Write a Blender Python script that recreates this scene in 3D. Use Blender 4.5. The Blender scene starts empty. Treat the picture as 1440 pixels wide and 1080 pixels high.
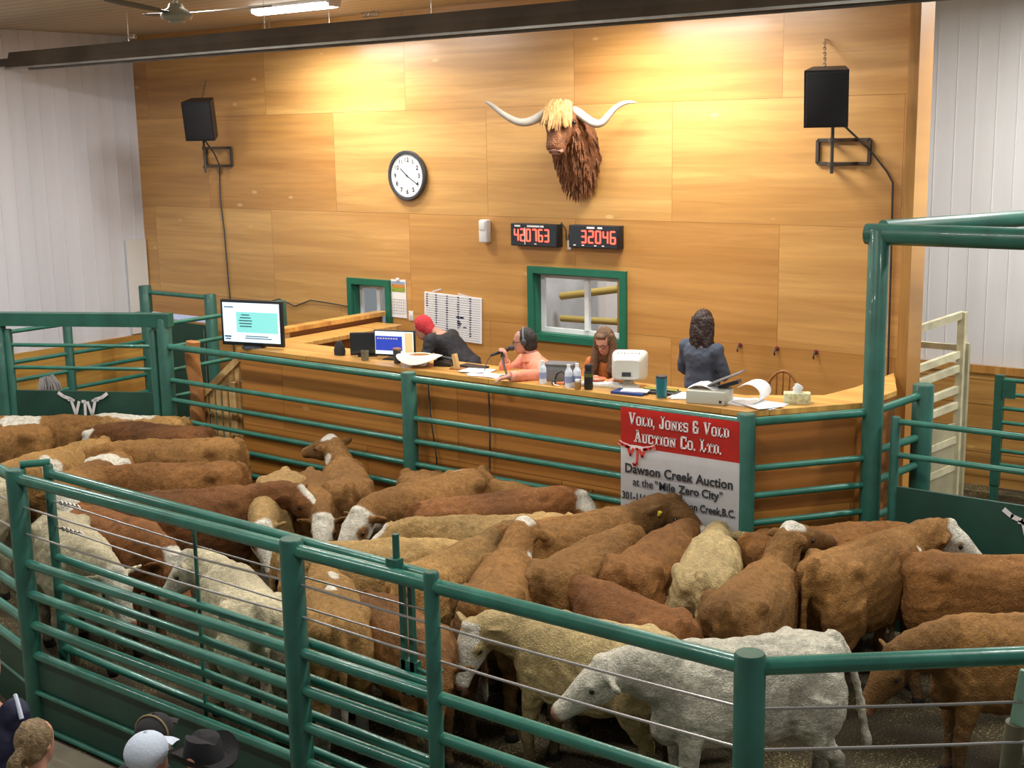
import bpy, bmesh, math, random
import numpy as np
from mathutils import Vector, Matrix, noise
random.seed(7)
PI = math.pi
scene = bpy.context.scene
col = scene.collection
D = bpy.data

# ------------------------------------------------------------------ camera
cam_data = D.cameras.new('camera')
cam_data.sensor_width = 36.0
cam_data.lens = 45.70
cam_data.clip_end = 200
cam = D.objects.new('camera', cam_data)
col.objects.link(cam)
cam.matrix_world = Matrix(((0.7940, -0.1009, 0.5994, 8.169),
                           (0.6077, 0.1606, -0.7778, -11.792),
                           (-0.0173, 0.9819, 0.1885, 4.202),
                           (0, 0, 0, 1)))
scene.camera = cam

# ------------------------------------------------------------------ world and exposure
world = D.worlds.new('world')
scene.world = world
world.use_nodes = True
bg = world.node_tree.nodes['Background']
bg.inputs[0].default_value = (0.80, 0.88, 0.92, 1)
bg.inputs[1].default_value = 0.24
scene.view_settings.view_transform = 'Standard'
scene.view_settings.look = 'None'
scene.view_settings.exposure = 0.14
scene.view_settings.gamma = 1.0
scene.view_settings.use_curve_mapping = False

# fluorescent fixtures of the hall: x, y, power
LIGHTS = [(-2.62, -1.55, 60), (1.75, -1.45, 60),
          (-4.8, -5.0, 105), (-0.4, -5.2, 95), (3.9, -5.2, 95), (8.2, -5.2, 95),
          (-4.8, -9.0, 60), (-0.4, -9.0, 60), (3.9, -9.0, 60), (7.6, -0.4, 190), (5.0, 1.2, 150)]
# two fixtures hung low between the heater and the plywood wall: x, y, z, power
WALL_LIGHTS = [(-3.3, -0.85, 5.42, 64), (1.25, -0.85, 5.42, 72)]
CEIL = 5.65

# ------------------------------------------------------------------ helpers
def tag(o, label=None, cat=None, group=None, kind=None):
    if label: o['label'] = label
    if cat: o['category'] = cat
    if group: o['group'] = group
    if kind: o['kind'] = kind
    return o

def thing(name, label, cat, loc=(0, 0, 0), rz=0, group=None):
    o = D.objects.new(name, None)
    o.empty_display_size = 0.1
    col.objects.link(o)
    o.location = loc
    o.rotation_euler = (0, 0, rz)
    return tag(o, label, cat, group)

def frame_for(d):
    d = Vector(d).normalized()
    up = Vector((0, 0, 1)) if abs(d.z) < 0.95 else Vector((1, 0, 0))
    u = d.cross(up).normalized()
    return d, u, u.cross(d).normalized()

class MB:
    """collects shapes into one bmesh"""
    def __init__(self):
        self.bm = bmesh.new()
    def box(self, c, s, rz=0, rot=None, bevel=0.0):
        m = Matrix.Translation(c)
        if rot is not None: m = m @ rot.to_4x4()
        elif rz: m = m @ Matrix.Rotation(rz, 4, 'Z')
        m = m @ Matrix.Diagonal((s[0], s[1], s[2], 1))
        r = bmesh.ops.create_cube(self.bm, size=1, matrix=m)
        if bevel:
            es = list({e for v in r['verts'] for e in v.link_edges})
            bmesh.ops.bevel(self.bm, geom=es, offset=bevel, segments=2, affect='EDGES', profile=0.5)
        return self
    def beam(self, a, b, w, h):
        """rectangular bar from a to b, w sideways, h in height"""
        a, b = Vector(a), Vector(b)
        d, u, v = frame_for(b - a)
        rot = Matrix((d, u, v)).transposed()
        return self.box((a + b) / 2, ((b - a).length, w, h), rot=rot)
    def tube(self, pts, r, seg=12, caps=True, squash=1.0):
        pts = [Vector(p) for p in pts]
        n = len(pts)
        rs = list(r) if isinstance(r, (list, tuple)) else [r] * n
        rings = []
        pu = None
        for i, p in enumerate(pts):
            d = (pts[min(i + 1, n - 1)] - pts[max(i - 1, 0)])
            d, u, v = frame_for(d)
            if pu is not None:
                u = (pu - d * pu.dot(d))
                u = u.normalized() if u.length > 1e-6 else frame_for(d)[1]
                v = u.cross(d)
            pu = u
            rings.append([self.bm.verts.new(p + u * math.cos(2 * PI * k / seg) * rs[i] + v * math.sin(2 * PI * k / seg) * rs[i] * squash) for k in range(seg)])
        self._skin(rings, seg, caps)
        return self
    def _skin(self, rings, seg, caps=True):
        for a, b in zip(rings[:-1], rings[1:]):
            for k in range(seg):
                self.bm.faces.new((a[k], a[(k + 1) % seg], b[(k + 1) % seg], b[k]))
        if caps:
            self.bm.faces.new(list(reversed(rings[0])))
            self.bm.faces.new(rings[-1])
    def loft(self, secs, seg=16, p=2.0):
        """secs: (centre, u axis, v axis, a, b); super-ellipse rings"""
        rings = []
        for c, u, v, a, b in secs:
            c, u, v = Vector(c), Vector(u), Vector(v)
            ring = []
            for k in range(seg):
                t = 2 * PI * k / seg
                cx, sy = math.cos(t), math.sin(t)
                ring.append(self.bm.verts.new(c + u * a * math.copysign(abs(cx) ** (2 / p), cx) + v * b * math.copysign(abs(sy) ** (2 / p), sy)))
            rings.append(ring)
        self._skin(rings, seg)
        return self
    def lathe(self, prof, c=(0, 0, 0), seg=20, axis='Z'):
        c = Vector(c)
        rings = []
        for r, z in prof:
            ring = []
            for k in range(seg):
                t = 2 * PI * k / seg
                p = Vector((r * math.cos(t), r * math.sin(t), z))
                if axis == 'Y': p = Vector((p.x, p.z, p.y))
                ring.append(self.bm.verts.new(c + p))
            rings.append(ring)
        self._skin(rings, seg)
        return self
    def ball(self, c, r, seg=14, rot=None):
        r = r if isinstance(r, (tuple, list)) else (r, r, r)
        m = Matrix.Translation(c)
        if rot is not None: m = m @ rot.to_4x4()
        bmesh.ops.create_uvsphere(self.bm, u_segments=seg, v_segments=max(6, seg // 2 + 2), radius=1, matrix=m @ Matrix.Diagonal((r[0], r[1], r[2], 1)))
        return self
    def prism(self, outline, a, b, plane='XZ'):
        """extrude a 2-D outline; plane XZ runs from y=a to y=b, XY from z=a to z=b, YZ from x=a to x=b"""
        def P(p, t):
            return {'XZ': (p[0], t, p[1]), 'XY': (p[0], p[1], t), 'YZ': (t, p[0], p[1])}[plane]
        A = [self.bm.verts.new(P(p, a)) for p in outline]
        B = [self.bm.verts.new(P(p, b)) for p in outline]
        n = len(outline)
        self.bm.faces.new(A)
        self.bm.faces.new(list(reversed(B)))
        for i in range(n):
            self.bm.faces.new((A[i], B[i], B[(i + 1) % n], A[(i + 1) % n]))
        return self
    def mesh_from(self, me, m):
        t = bmesh.new(); t.from_mesh(me); t.transform(m)
        tmp = D.meshes.new('tmp'); t.to_mesh(tmp); t.free()
        self.bm.from_mesh(tmp); D.meshes.remove(tmp)
        return self
    def build(self, name, mat, parent=None, smooth=None, world=False):
        bmesh.ops.recalc_face_normals(self.bm, faces=self.bm.faces)
        if world and parent is not None:
            root = parent
            while root.parent: root = root.parent
            m = Matrix.Translation(root.location) @ Matrix.Rotation(root.rotation_euler.z, 4, 'Z')
            self.bm.transform(m.inverted())
        me = D.meshes.new(name)
        self.bm.to_mesh(me); self.bm.free()
        o = D.objects.new(name, me)
        if mat is not None: me.materials.append(mat)
        col.objects.link(o)
        if parent is not None: o.parent = parent
        if smooth is None: smooth = 40
        if smooth:
            for f in me.polygons: f.use_smooth = True
            me.set_sharp_from_angle(angle=math.radians(smooth))
        return o

def organic(mb, voxel, iters=6, factor=0.5):
    """fuses the overlapping closed shapes of mb into one continuous surface and returns its mesh"""
    me = D.meshes.new('raw')
    bmesh.ops.recalc_face_normals(mb.bm, faces=mb.bm.faces)
    mb.bm.to_mesh(me); mb.bm.free()
    o = D.objects.new('raw', me)
    col.objects.link(o)
    r = o.modifiers.new('r', 'REMESH'); r.mode = 'VOXEL'; r.voxel_size = voxel; r.adaptivity = 0
    s = o.modifiers.new('s', 'SMOOTH'); s.factor = factor; s.iterations = iters
    dg = bpy.context.evaluated_depsgraph_get()
    out = D.meshes.new_from_object(o.evaluated_get(dg))
    D.objects.remove(o); D.meshes.remove(me)
    for f in out.polygons: f.use_smooth = True
    return out

def link_mesh(name, me, mat, parent=None):
    me.name = name
    me.materials.clear()
    if mat is not None: me.materials.append(mat)
    o = D.objects.new(name, me)
    col.objects.link(o)
    if parent is not None: o.parent = parent
    return o

def text_mesh(s, size, bold=0.0, depth=0.002, align='LEFT', sx=1.0, shear=0.0, spacing=1.0):
    c = D.curves.new('t', 'FONT')
    c.body = s; c.size = size; c.extrude = depth; c.offset = bold; c.align_x = align; c.shear = shear; c.space_character = spacing
    c.resolution_u = 3
    o = D.objects.new('t', c)
    col.objects.link(o)
    dg = bpy.context.evaluated_depsgraph_get()
    me = D.meshes.new_from_object(o.evaluated_get(dg))
    D.objects.remove(o); D.curves.remove(c)
    if sx != 1.0: me.transform(Matrix.Diagonal((sx, 1, 1, 1)))
    return me

# text stands in the XZ plane and reads from -Y
STAND = Matrix.Rotation(PI / 2, 4, 'X')

# ------------------------------------------------------------------ materials
MATS = {}
def mat(name, rgb, rough=0.6, metal=0.0, noise_amt=0.0, noise_scale=8.0, bump=0.0, bump_scale=40.0, emit=None, emit_s=0.0, coat=0.0, spec=0.5, sheen=0.0):
    m = D.materials.new(name)
    m.use_nodes = True
    nt = m.node_tree; N = nt.nodes; L = nt.links
    b = N['Principled BSDF']
    b.inputs['Base Color'].default_value = (*rgb, 1)
    b.inputs['Roughness'].default_value = rough
    b.inputs['Metallic'].default_value = metal
    b.inputs['Coat Weight'].default_value = coat
    b.inputs['Specular IOR Level'].default_value = spec
    b.inputs['Sheen Weight'].default_value = sheen
    if emit:
        b.inputs['Emission Color'].default_value = (*emit, 1)
        b.inputs['Emission Strength'].default_value = emit_s
    tc = N.new('ShaderNodeTexCoord')
    if noise_amt:
        n = N.new('ShaderNodeTexNoise'); n.inputs['Scale'].default_value = noise_scale; n.inputs['Detail'].default_value = 5
        L.new(tc.outputs['Object'], n.inputs['Vector'])
        mr = N.new('ShaderNodeMapRange')
        mr.inputs[3].default_value = 1 - noise_amt; mr.inputs[4].default_value = 1 + noise_amt
        mr.inputs[1].default_value = 0.3; mr.inputs[2].default_value = 0.7
        L.new(n.outputs['Fac'], mr.inputs[0])
        mx = N.new('ShaderNodeMix'); mx.data_type = 'RGBA'; mx.blend_type = 'MULTIPLY'; mx.inputs[0].default_value = 1
        mx.inputs[6].default_value = (*rgb, 1)
        L.new(mr.outputs[0], mx.inputs[7])
        L.new(mx.outputs[2], b.inputs['Base Color'])
    if bump:
        n = N.new('ShaderNodeTexNoise'); n.inputs['Scale'].default_value = bump_scale; n.inputs['Detail'].default_value = 4
        L.new(tc.outputs['Object'], n.inputs['Vector'])
        bp = N.new('ShaderNodeBump'); bp.inputs['Strength'].default_value = bump; bp.inputs['Distance'].default_value = 0.02
        L.new(n.outputs['Fac'], bp.inputs['Height']); L.new(bp.outputs[0], b.inputs['Normal'])
    MATS[name] = m
    return m

def wood(name, c1, c2, axes=('X', 'Z'), bw=2.44, bh=1.22, shift=(0, 0), offset=0.5, rough=0.42, grain=0.35, seam=0.004, knots=True, gscale=(0.5, 9.0), coatw=0.3):
    """sheets of varnished plywood or boards: the sheet grid, its tone, its grain and knots"""
    m = D.materials.new(name); m.use_nodes = True
    nt = m.node_tree; N = nt.nodes; L = nt.links
    b = N['Principled BSDF']
    tc = N.new('ShaderNodeTexCoord')
    sp = N.new('ShaderNodeSeparateXYZ'); L.new(tc.outputs['Object'], sp.inputs[0])
    cb = N.new('ShaderNodeCombineXYZ')
    for i, a in enumerate(axes):
        ad = N.new('ShaderNodeMath'); ad.operation = 'ADD'; ad.inputs[1].default_value = shift[i]
        L.new(sp.outputs[a], ad.inputs[0]); L.new(ad.outputs[0], cb.inputs[i])
    br = N.new('ShaderNodeTexBrick')
    br.offset = offset; br.offset_frequency = 2; br.squash = 1
    br.inputs['Color1'].default_value = (*c1, 1); br.inputs['Color2'].default_value = (*c2, 1)
    br.inputs['Mortar'].default_value = (c2[0] * .5, c2[1] * .45, c2[2] * .4, 1)
    br.inputs['Scale'].default_value = 1; br.inputs['Mortar Size'].default_value = seam; br.inputs['Mortar Smooth'].default_value = 0.3
    br.inputs['Bias'].default_value = 0; br.inputs['Brick Width'].default_value = bw; br.inputs['Row Height'].default_value = bh
    L.new(cb.outputs[0], br.inputs['Vector'])
    # grain differs from sheet to sheet: the sheet's tone shifts the grain
    mp = N.new('ShaderNodeMapping'); mp.inputs['Scale'].default_value = (gscale[0], gscale[1], 1)
    L.new(cb.outputs[0], mp.inputs[0])
    av = N.new('ShaderNodeVectorMath'); av.operation = 'MULTIPLY_ADD'; av.inputs[1].default_value = (37, 91, 53)
    L.new(br.outputs['Color'], av.inputs[0]); L.new(mp.outputs[0], av.inputs[2])
    n1 = N.new('ShaderNodeTexNoise'); n1.inputs['Scale'].default_value = 1.0; n1.inputs['Detail'].default_value = 8; n1.inputs['Roughness'].default_value = 0.62; n1.inputs['Distortion'].default_value = 1.2
    L.new(av.outputs[0], n1.inputs['Vector'])
    n2 = N.new('ShaderNodeTexNoise'); n2.inputs['Scale'].default_value = 0.45; n2.inputs['Detail'].default_value = 3
    L.new(av.outputs[0], n2.inputs['Vector'])
    r1 = N.new('ShaderNodeValToRGB')
    r1.color_ramp.elements[0].position = 0.30; r1.color_ramp.elements[0].color = (1 - grain, 1 - grain * 1.25, 1 - grain * 1.5, 1)
    r1.color_ramp.elements[1].position = 0.68; r1.color_ramp.elements[1].color = (1.12, 1.12, 1.12, 1)
    L.new(n1.outputs['Fac'], r1.inputs[0])
    r2 = N.new('ShaderNodeValToRGB')
    r2.color_ramp.elements[0].position = 0.35; r2.color_ramp.elements[0].color = (0.86, 0.80, 0.70, 1)
    r2.color_ramp.elements[1].position = 0.65; r2.color_ramp.elements[1].color = (1.08, 1.10, 1.12, 1)
    L.new(n2.outputs['Fac'], r2.inputs[0])
    m1 = N.new('ShaderNodeMix'); m1.data_type = 'RGBA'; m1.blend_type = 'MULTIPLY'; m1.inputs[0].default_value = 1
    L.new(br.outputs['Color'], m1.inputs[6]); L.new(r1.outputs[0], m1.inputs[7])
    m2 = N.new('ShaderNodeMix'); m2.data_type = 'RGBA'; m2.blend_type = 'MULTIPLY'; m2.inputs[0].default_value = 1
    L.new(m1.outputs[2], m2.inputs[6]); L.new(r2.outputs[0], m2.inputs[7])
    last = m2.outputs[2]
    if knots:
        # pale football patches that plug the sheet's knots
        mk = N.new('ShaderNodeMapping'); mk.inputs['Scale'].default_value = (1.1, 2.6, 1)
        L.new(cb.outputs[0], mk.inputs[0])
        vo = N.new('ShaderNodeTexVoronoi'); vo.inputs['Scale'].default_value = 1.0
        L.new(mk.outputs[0], vo.inputs['Vector'])
        rk = N.new('ShaderNodeValToRGB')
        rk.color_ramp.elements[0].position = 0.045; rk.color_ramp.elements[0].color = (1, 1, 1, 1)
        rk.color_ramp.elements[1].position = 0.07; rk.color_ramp.elements[1].color = (0, 0, 0, 1)
        L.new(vo.outputs['Distance'], rk.inputs[0])
        mm = N.new('ShaderNodeMix'); mm.data_type = 'RGBA'; mm.inputs[7].default_value = (min(1, c1[0] * 1.22), min(1, c1[1] * 1.35), min(1, c1[2] * 1.7), 1)
        sc = N.new('ShaderNodeMath'); sc.operation = 'MULTIPLY'; sc.inputs[1].default_value = 0.7
        L.new(rk.outputs[0], sc.inputs[0]); L.new(sc.outputs[0], mm.inputs[0]); L.new(last, mm.inputs[6])
        last = mm.outputs[2]
    L.new(last, b.inputs['Base Color'])
    b.inputs['Roughness'].default_value = rough
    b.inputs['Coat Weight'].default_value = coatw; b.inputs['Coat Roughness'].default_value = 0.24
    bp = N.new('ShaderNodeBump'); bp.inputs['Strength'].default_value = 0.12; bp.inputs['Distance'].default_value = 0.01
    L.new(n1.outputs['Fac'], bp.inputs['Height']); L.new(bp.outputs[0], b.inputs['Normal'])
    MATS[name] = m
    return m

wood('plywood_wall', (0.66, 0.375, 0.120), (0.54, 0.268, 0.070), shift=(2.44 * 10, 1.22 * 11 - 4.5), grain=0.15, seam=0.0025, coatw=0.55)
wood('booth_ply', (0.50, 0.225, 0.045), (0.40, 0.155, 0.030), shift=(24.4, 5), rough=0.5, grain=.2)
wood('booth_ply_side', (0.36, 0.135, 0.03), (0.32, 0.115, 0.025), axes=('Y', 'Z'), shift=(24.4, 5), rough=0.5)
wood('wainscot', (0.68, 0.41, 0.10), (0.60, 0.34, 0.075), axes=('Y', 'Z'), bw=4.8, bh=0.48, shift=(48, 10), knots=False, rough=0.55)
wood('wainscot_back', (0.60, 0.35, 0.10), (0.50, 0.27, 0.07), axes=('X', 'Z'), bw=4.8, bh=0.29, shift=(48, 10.04), knots=True, rough=0.6, seam=0.006)
wood('counter_wood', (0.72, 0.42, 0.12), (0.62, 0.34, 0.08), axes=('X', 'Y'), bw=2.44, bh=1.0, shift=(24, 10), knots=False, gscale=(0.6, 12))
wood('pale_board', (0.62, 0.42, 0.18), (0.54, 0.35, 0.14), axes=('Z', 'X'), bw=3, bh=0.6, shift=(10, 20), knots=False, rough=0.7, seam=0.0)
wood('trim_board', (0.60, 0.33, 0.09), (0.52, 0.26, 0.06), axes=('Z', 'X'), bw=6, bh=1, shift=(12, 20), knots=False, rough=0.5, seam=0.0)
mat('orange_wood', (0.42, 0.18, 0.055), 0.6, noise_amt=0.3, noise_scale=5, bump=0.2)
mat('chair_wood', (0.33, 0.13, 0.03), 0.35, coat=0.3, noise_amt=0.15, noise_scale=20)
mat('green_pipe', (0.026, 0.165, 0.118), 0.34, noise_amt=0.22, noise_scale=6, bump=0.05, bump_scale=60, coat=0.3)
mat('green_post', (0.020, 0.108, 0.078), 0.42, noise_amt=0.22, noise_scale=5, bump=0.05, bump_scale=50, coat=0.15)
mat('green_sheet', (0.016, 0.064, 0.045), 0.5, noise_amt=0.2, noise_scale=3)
mat('green_trim', (0.012, 0.135, 0.075), 0.45, noise_amt=0.1)
mat('cable_steel', (0.42, 0.40, 0.38), 0.4, metal=0.6)
mat('dark_steel', (0.07, 0.055, 0.045), 0.5, metal=0.3)
mat('chain_steel', (0.55, 0.52, 0.48), 0.35, metal=0.9)
mat('heater_metal', (0.085, 0.062, 0.042), 0.6, noise_amt=0.35, noise_scale=2.0)
mat('heater_rim', (0.34, 0.33, 0.30), 0.45, metal=0.5, noise_amt=0.2, noise_scale=4)
mat('black_plastic', (0.012, 0.012, 0.013), 0.45)
mat('black_grille', (0.010, 0.010, 0.012), 0.8, bump=0.4, bump_scale=400)
mat('dark_grey', (0.045, 0.048, 0.052), 0.5)
mat('white_plastic', (0.78, 0.78, 0.76), 0.45)
mat('warm_plastic', (0.68, 0.66, 0.58), 0.5)
mat('paper', (0.86, 0.86, 0.86), 0.8)
mat('mop_grey', (0.30, 0.29, 0.28), 0.9)
mat('paper_grey', (0.62, 0.63, 0.65), 0.8)
mat('ink', (0.02, 0.02, 0.025), 0.8)
mat('ink_blue', (0.015, 0.02, 0.08), 0.7)
mat('ink_grey', (0.18, 0.18, 0.2), 0.8)
mat('banner_white', (0.84, 0.84, 0.85), 0.45, noise_amt=0.03)
mat('banner_red', (0.66, 0.045, 0.035), 0.45)
mat('vinyl_white', (0.80, 0.77, 0.77), 0.5)
mat('maroon', (0.24, 0.02, 0.03), 0.5)
mat('window_white', (0.80, 0.80, 0.80), 0.4)
mat('lens', (0.9, 0.9, 0.9), 0.4, emit=(0.95, 0.97, 1.0), emit_s=9)
mat('fixture_white', (0.75, 0.75, 0.75), 0.4, metal=0.2)
mat('led_red', (0.6, 0.02, 0.02), 0.4, emit=(1.0, 0.055, 0.03), emit_s=5.0)
mat('led_glow', (0.09, 0.006, 0.006), 0.5)
mat('screen_pale', (0.6, 0.75, 0.85), 0.3, emit=(0.62, 0.78, 0.93), emit_s=0.85)
mat('screen_teal', (0.2, 0.6, 0.6), 0.3, emit=(0.22, 0.62, 0.58), emit_s=0.75)
mat('screen_blue', (0.02, 0.05, 0.3), 0.3, emit=(0.03, 0.05, 0.42), emit_s=0.8)
mat('screen_orange', (0.7, 0.4, 0.2), 0.3, emit=(0.85, 0.45, 0.22), emit_s=0.8)
mat('screen_ink', (0.03, 0.12, 0.16), 0.4)
mat('cal_green', (0.25, 0.33, 0.05), 0.6, noise_amt=0.4, noise_scale=60)
mat('cal_orange', (0.60, 0.25, 0.04), 0.6, noise_amt=0.4, noise_scale=60)
mat('cal_sky', (0.30, 0.38, 0.55), 0.6)
mat('skin', (0.58, 0.29, 0.20), 0.55, noise_amt=0.06, noise_scale=30)
mat('skin_pink', (0.55, 0.27, 0.20), 0.55, noise_amt=0.06, noise_scale=30)
mat('lip', (0.42, 0.11, 0.10), 0.5)
mat('eye_dark', (0.015, 0.012, 0.01), 0.15)
mat('hair_black', (0.018, 0.014, 0.013), 0.5, bump=0.5, bump_scale=120)
mat('hair_brown', (0.15, 0.072, 0.030), 0.5, bump=0.6, bump_scale=110, noise_amt=0.35, noise_scale=40)
mat('hair_dark', (0.036, 0.018, 0.014), 0.45, bump=0.9, bump_scale=45, noise_amt=0.45, noise_scale=30)
mat('hair_blonde', (0.24, 0.16, 0.075), 0.5, bump=0.6, bump_scale=100, noise_amt=0.4, noise_scale=40)
mat('shirt_salmon', (0.82, 0.30, 0.19), 0.85, bump=0.35, bump_scale=25, noise_amt=0.06, noise_scale=14)
mat('shirt_light', (0.86, 0.37, 0.25), 0.85)
mat('sweater_orange', (0.52, 0.155, 0.035), 0.95, bump=0.4, bump_scale=60, noise_amt=0.12, noise_scale=12)
mat('top_slate', (0.075, 0.092, 0.125), 0.9, bump=0.3, bump_scale=20, noise_amt=0.15)
mat('jacket_black', (0.022, 0.022, 0.026), 0.75, bump=0.4, bump_scale=18)
mat('jacket_navy', (0.020, 0.024, 0.060), 0.7, bump=0.3, bump_scale=18)
mat('jeans', (0.03, 0.045, 0.09), 0.9)
mat('beanie_red', (0.62, 0.05, 0.06), 0.95, bump=0.6, bump_scale=70)
mat('cap_white', (0.62, 0.70, 0.82), 0.9, bump=0.2, bump_scale=60)
mat('cap_black', (0.02, 0.019, 0.02), 0.85)
mat('cap_piping', (0.30, 0.24, 0.12), 0.8)
mat('hat_cream', (0.80, 0.74, 0.60), 0.8, bump=0.3, bump_scale=200)
mat('hat_black', (0.016, 0.015, 0.017), 0.85, bump=0.2, bump_scale=90)
mat('water', (0.75, 0.82, 0.92), 0.1, spec=0.6)
mat('label_blue', (0.30, 0.36, 0.60), 0.5)
mat('teal', (0.01, 0.16, 0.20), 0.35)
mat('olive', (0.10, 0.12, 0.02), 0.4)
mat('orange_plastic', (0.75, 0.20, 0.08), 0.5)
mat('amber', (0.35, 0.18, 0.05), 0.3)
mat('grey_metal', (0.20, 0.21, 0.22), 0.4, metal=0.3)
mat('printer_beige', (0.50, 0.50, 0.42), 0.5)
mat('folder_blue', (0.02, 0.05, 0.22), 0.6)
mat('tissue_box', (0.55, 0.52, 0.30), 0.7, noise_amt=0.35, noise_scale=40)
mat('fan_brass', (0.34, 0.32, 0.24), 0.4, metal=0.4)
mat('fan_blade', (0.11, 0.09, 0.06), 0.5)
mat('cream_gate', (0.60, 0.56, 0.38), 0.55, noise_amt=0.2, noise_scale=8)
mat('cream_sheet', (0.40, 0.37, 0.24), 0.6, noise_amt=0.2, noise_scale=4)
mat('horn', (0.52, 0.48, 0.41), 0.35, noise_amt=0.12, noise_scale=10)
mat('horn_tip', (0.40, 0.33, 0.26), 0.35)
mat('nose_pink', (0.40, 0.22, 0.16), 0.35, noise_amt=0.2, noise_scale=60)
mat('nostril', (0.03, 0.02, 0.02), 0.5)
mat('forelock', (0.36, 0.18, 0.055), 0.7, noise_amt=0.35, noise_scale=25)
mat('forelock_pale', (0.45, 0.27, 0.10), 0.7, noise_amt=0.3, noise_scale=25)
mat('shag', (0.20, 0.075, 0.026), 0.8, noise_amt=0.35, noise_scale=18, bump=0.8, bump_scale=60)
mat('shag_dark', (0.12, 0.045, 0.018), 0.8, noise_amt=0.35, noise_scale=18)
mat('tag_yellow', (0.75, 0.62, 0.05), 0.5)
mat('mint_paint', (0.30, 0.55, 0.42), 0.35)
mat('pole_tan', (0.14, 0.125, 0.075), 0.6, noise_amt=0.2)
mat('glass_dark', (0.03, 0.035, 0.04), 0.08)
mat('pale_blue_glow', (0.55, 0.62, 0.85), 0.4, emit=(0.55, 0.62, 0.9), emit_s=0.25)  # pale blue with a faint glow put into the colour, no lamp behind it
mat('yellow_pipe', (0.40, 0.32, 0.09), 0.5)
mat('office_grey', (0.42, 0.44, 0.46), 0.8, noise_amt=0.2, noise_scale=2)
mat('concrete', (0.30, 0.26, 0.19), 0.85, noise_amt=0.2, noise_scale=3)
mat('booth_floor', (0.22, 0.15, 0.08), 0.7)

def glass_mat():
    m = D.materials.new('pane_glass'); m.use_nodes = True
    b = m.node_tree.nodes['Principled BSDF']
    b.inputs['Base Color'].default_value = (1, 1, 1, 1)
    b.inputs['Roughness'].default_value = 0.02
    b.inputs['Transmission Weight'].default_value = 1.0
    b.inputs['IOR'].default_value = 1.05
    MATS['pane_glass'] = m
glass_mat()

def ribbed(name, rgb, axis, pitch, width):
    m = D.materials.new(name); m.use_nodes = True
    nt = m.node_tree; N = nt.nodes; L = nt.links
    b = N['Principled BSDF']
    tc = N.new('ShaderNodeTexCoord')
    n = N.new('ShaderNodeTexNoise'); n.inputs['Scale'].default_value = 1.2; n.inputs['Detail'].default_value = 4
    mp = N.new('ShaderNodeMapping'); mp.inputs['Scale'].default_value = (3, 3, 0.3)
    L.new(tc.outputs['Object'], mp.inputs[0]); L.new(mp.outputs[0], n.inputs['Vector'])
    r = N.new('ShaderNodeValToRGB')
    r.color_ramp.elements[0].position = 0.3; r.color_ramp.elements[0].color = (rgb[0] * .9, rgb[1] * .9, rgb[2] * .9, 1)
    r.color_ramp.elements[1].position = 0.7; r.color_ramp.elements[1].color = (*rgb, 1)
    L.new(n.outputs['Fac'], r.inputs[0]); L.new(r.outputs[0], b.inputs['Base Color'])
    b.inputs['Roughness'].default_value = 0.45
    MATS[name] = m
ribbed('white_metal', (0.78, 0.79, 0.85), 'Y', .23, .03)
ribbed('white_metal_back', (0.80, 0.80, 0.81), 'X', .23, .03)

def ceiling_mat():
    m = D.materials.new('ceiling_boards'); m.use_nodes = True
    nt = m.node_tree; N = nt.nodes; L = nt.links
    b = N['Principled BSDF']
    tc = N.new('ShaderNodeTexCoord')
    w = N.new('ShaderNodeTexWave'); w.wave_type = 'BANDS'; w.bands_direction = 'Y'; w.inputs['Scale'].default_value = 1.4; w.inputs['Distortion'].default_value = 0.3
    L.new(tc.outputs['Object'], w.inputs['Vector'])
    r = N.new('ShaderNodeValToRGB')
    r.color_ramp.elements[0].color = (0.46, 0.37, 0.25, 1); r.color_ramp.elements[1].color = (0.56, 0.46, 0.32, 1)
    L.new(w.outputs['Fac'], r.inputs[0]); L.new(r.outputs[0], b.inputs['Base Color'])
    b.inputs['Roughness'].default_value = 0.6
    MATS['ceiling_boards'] = m
ceiling_mat()

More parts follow.
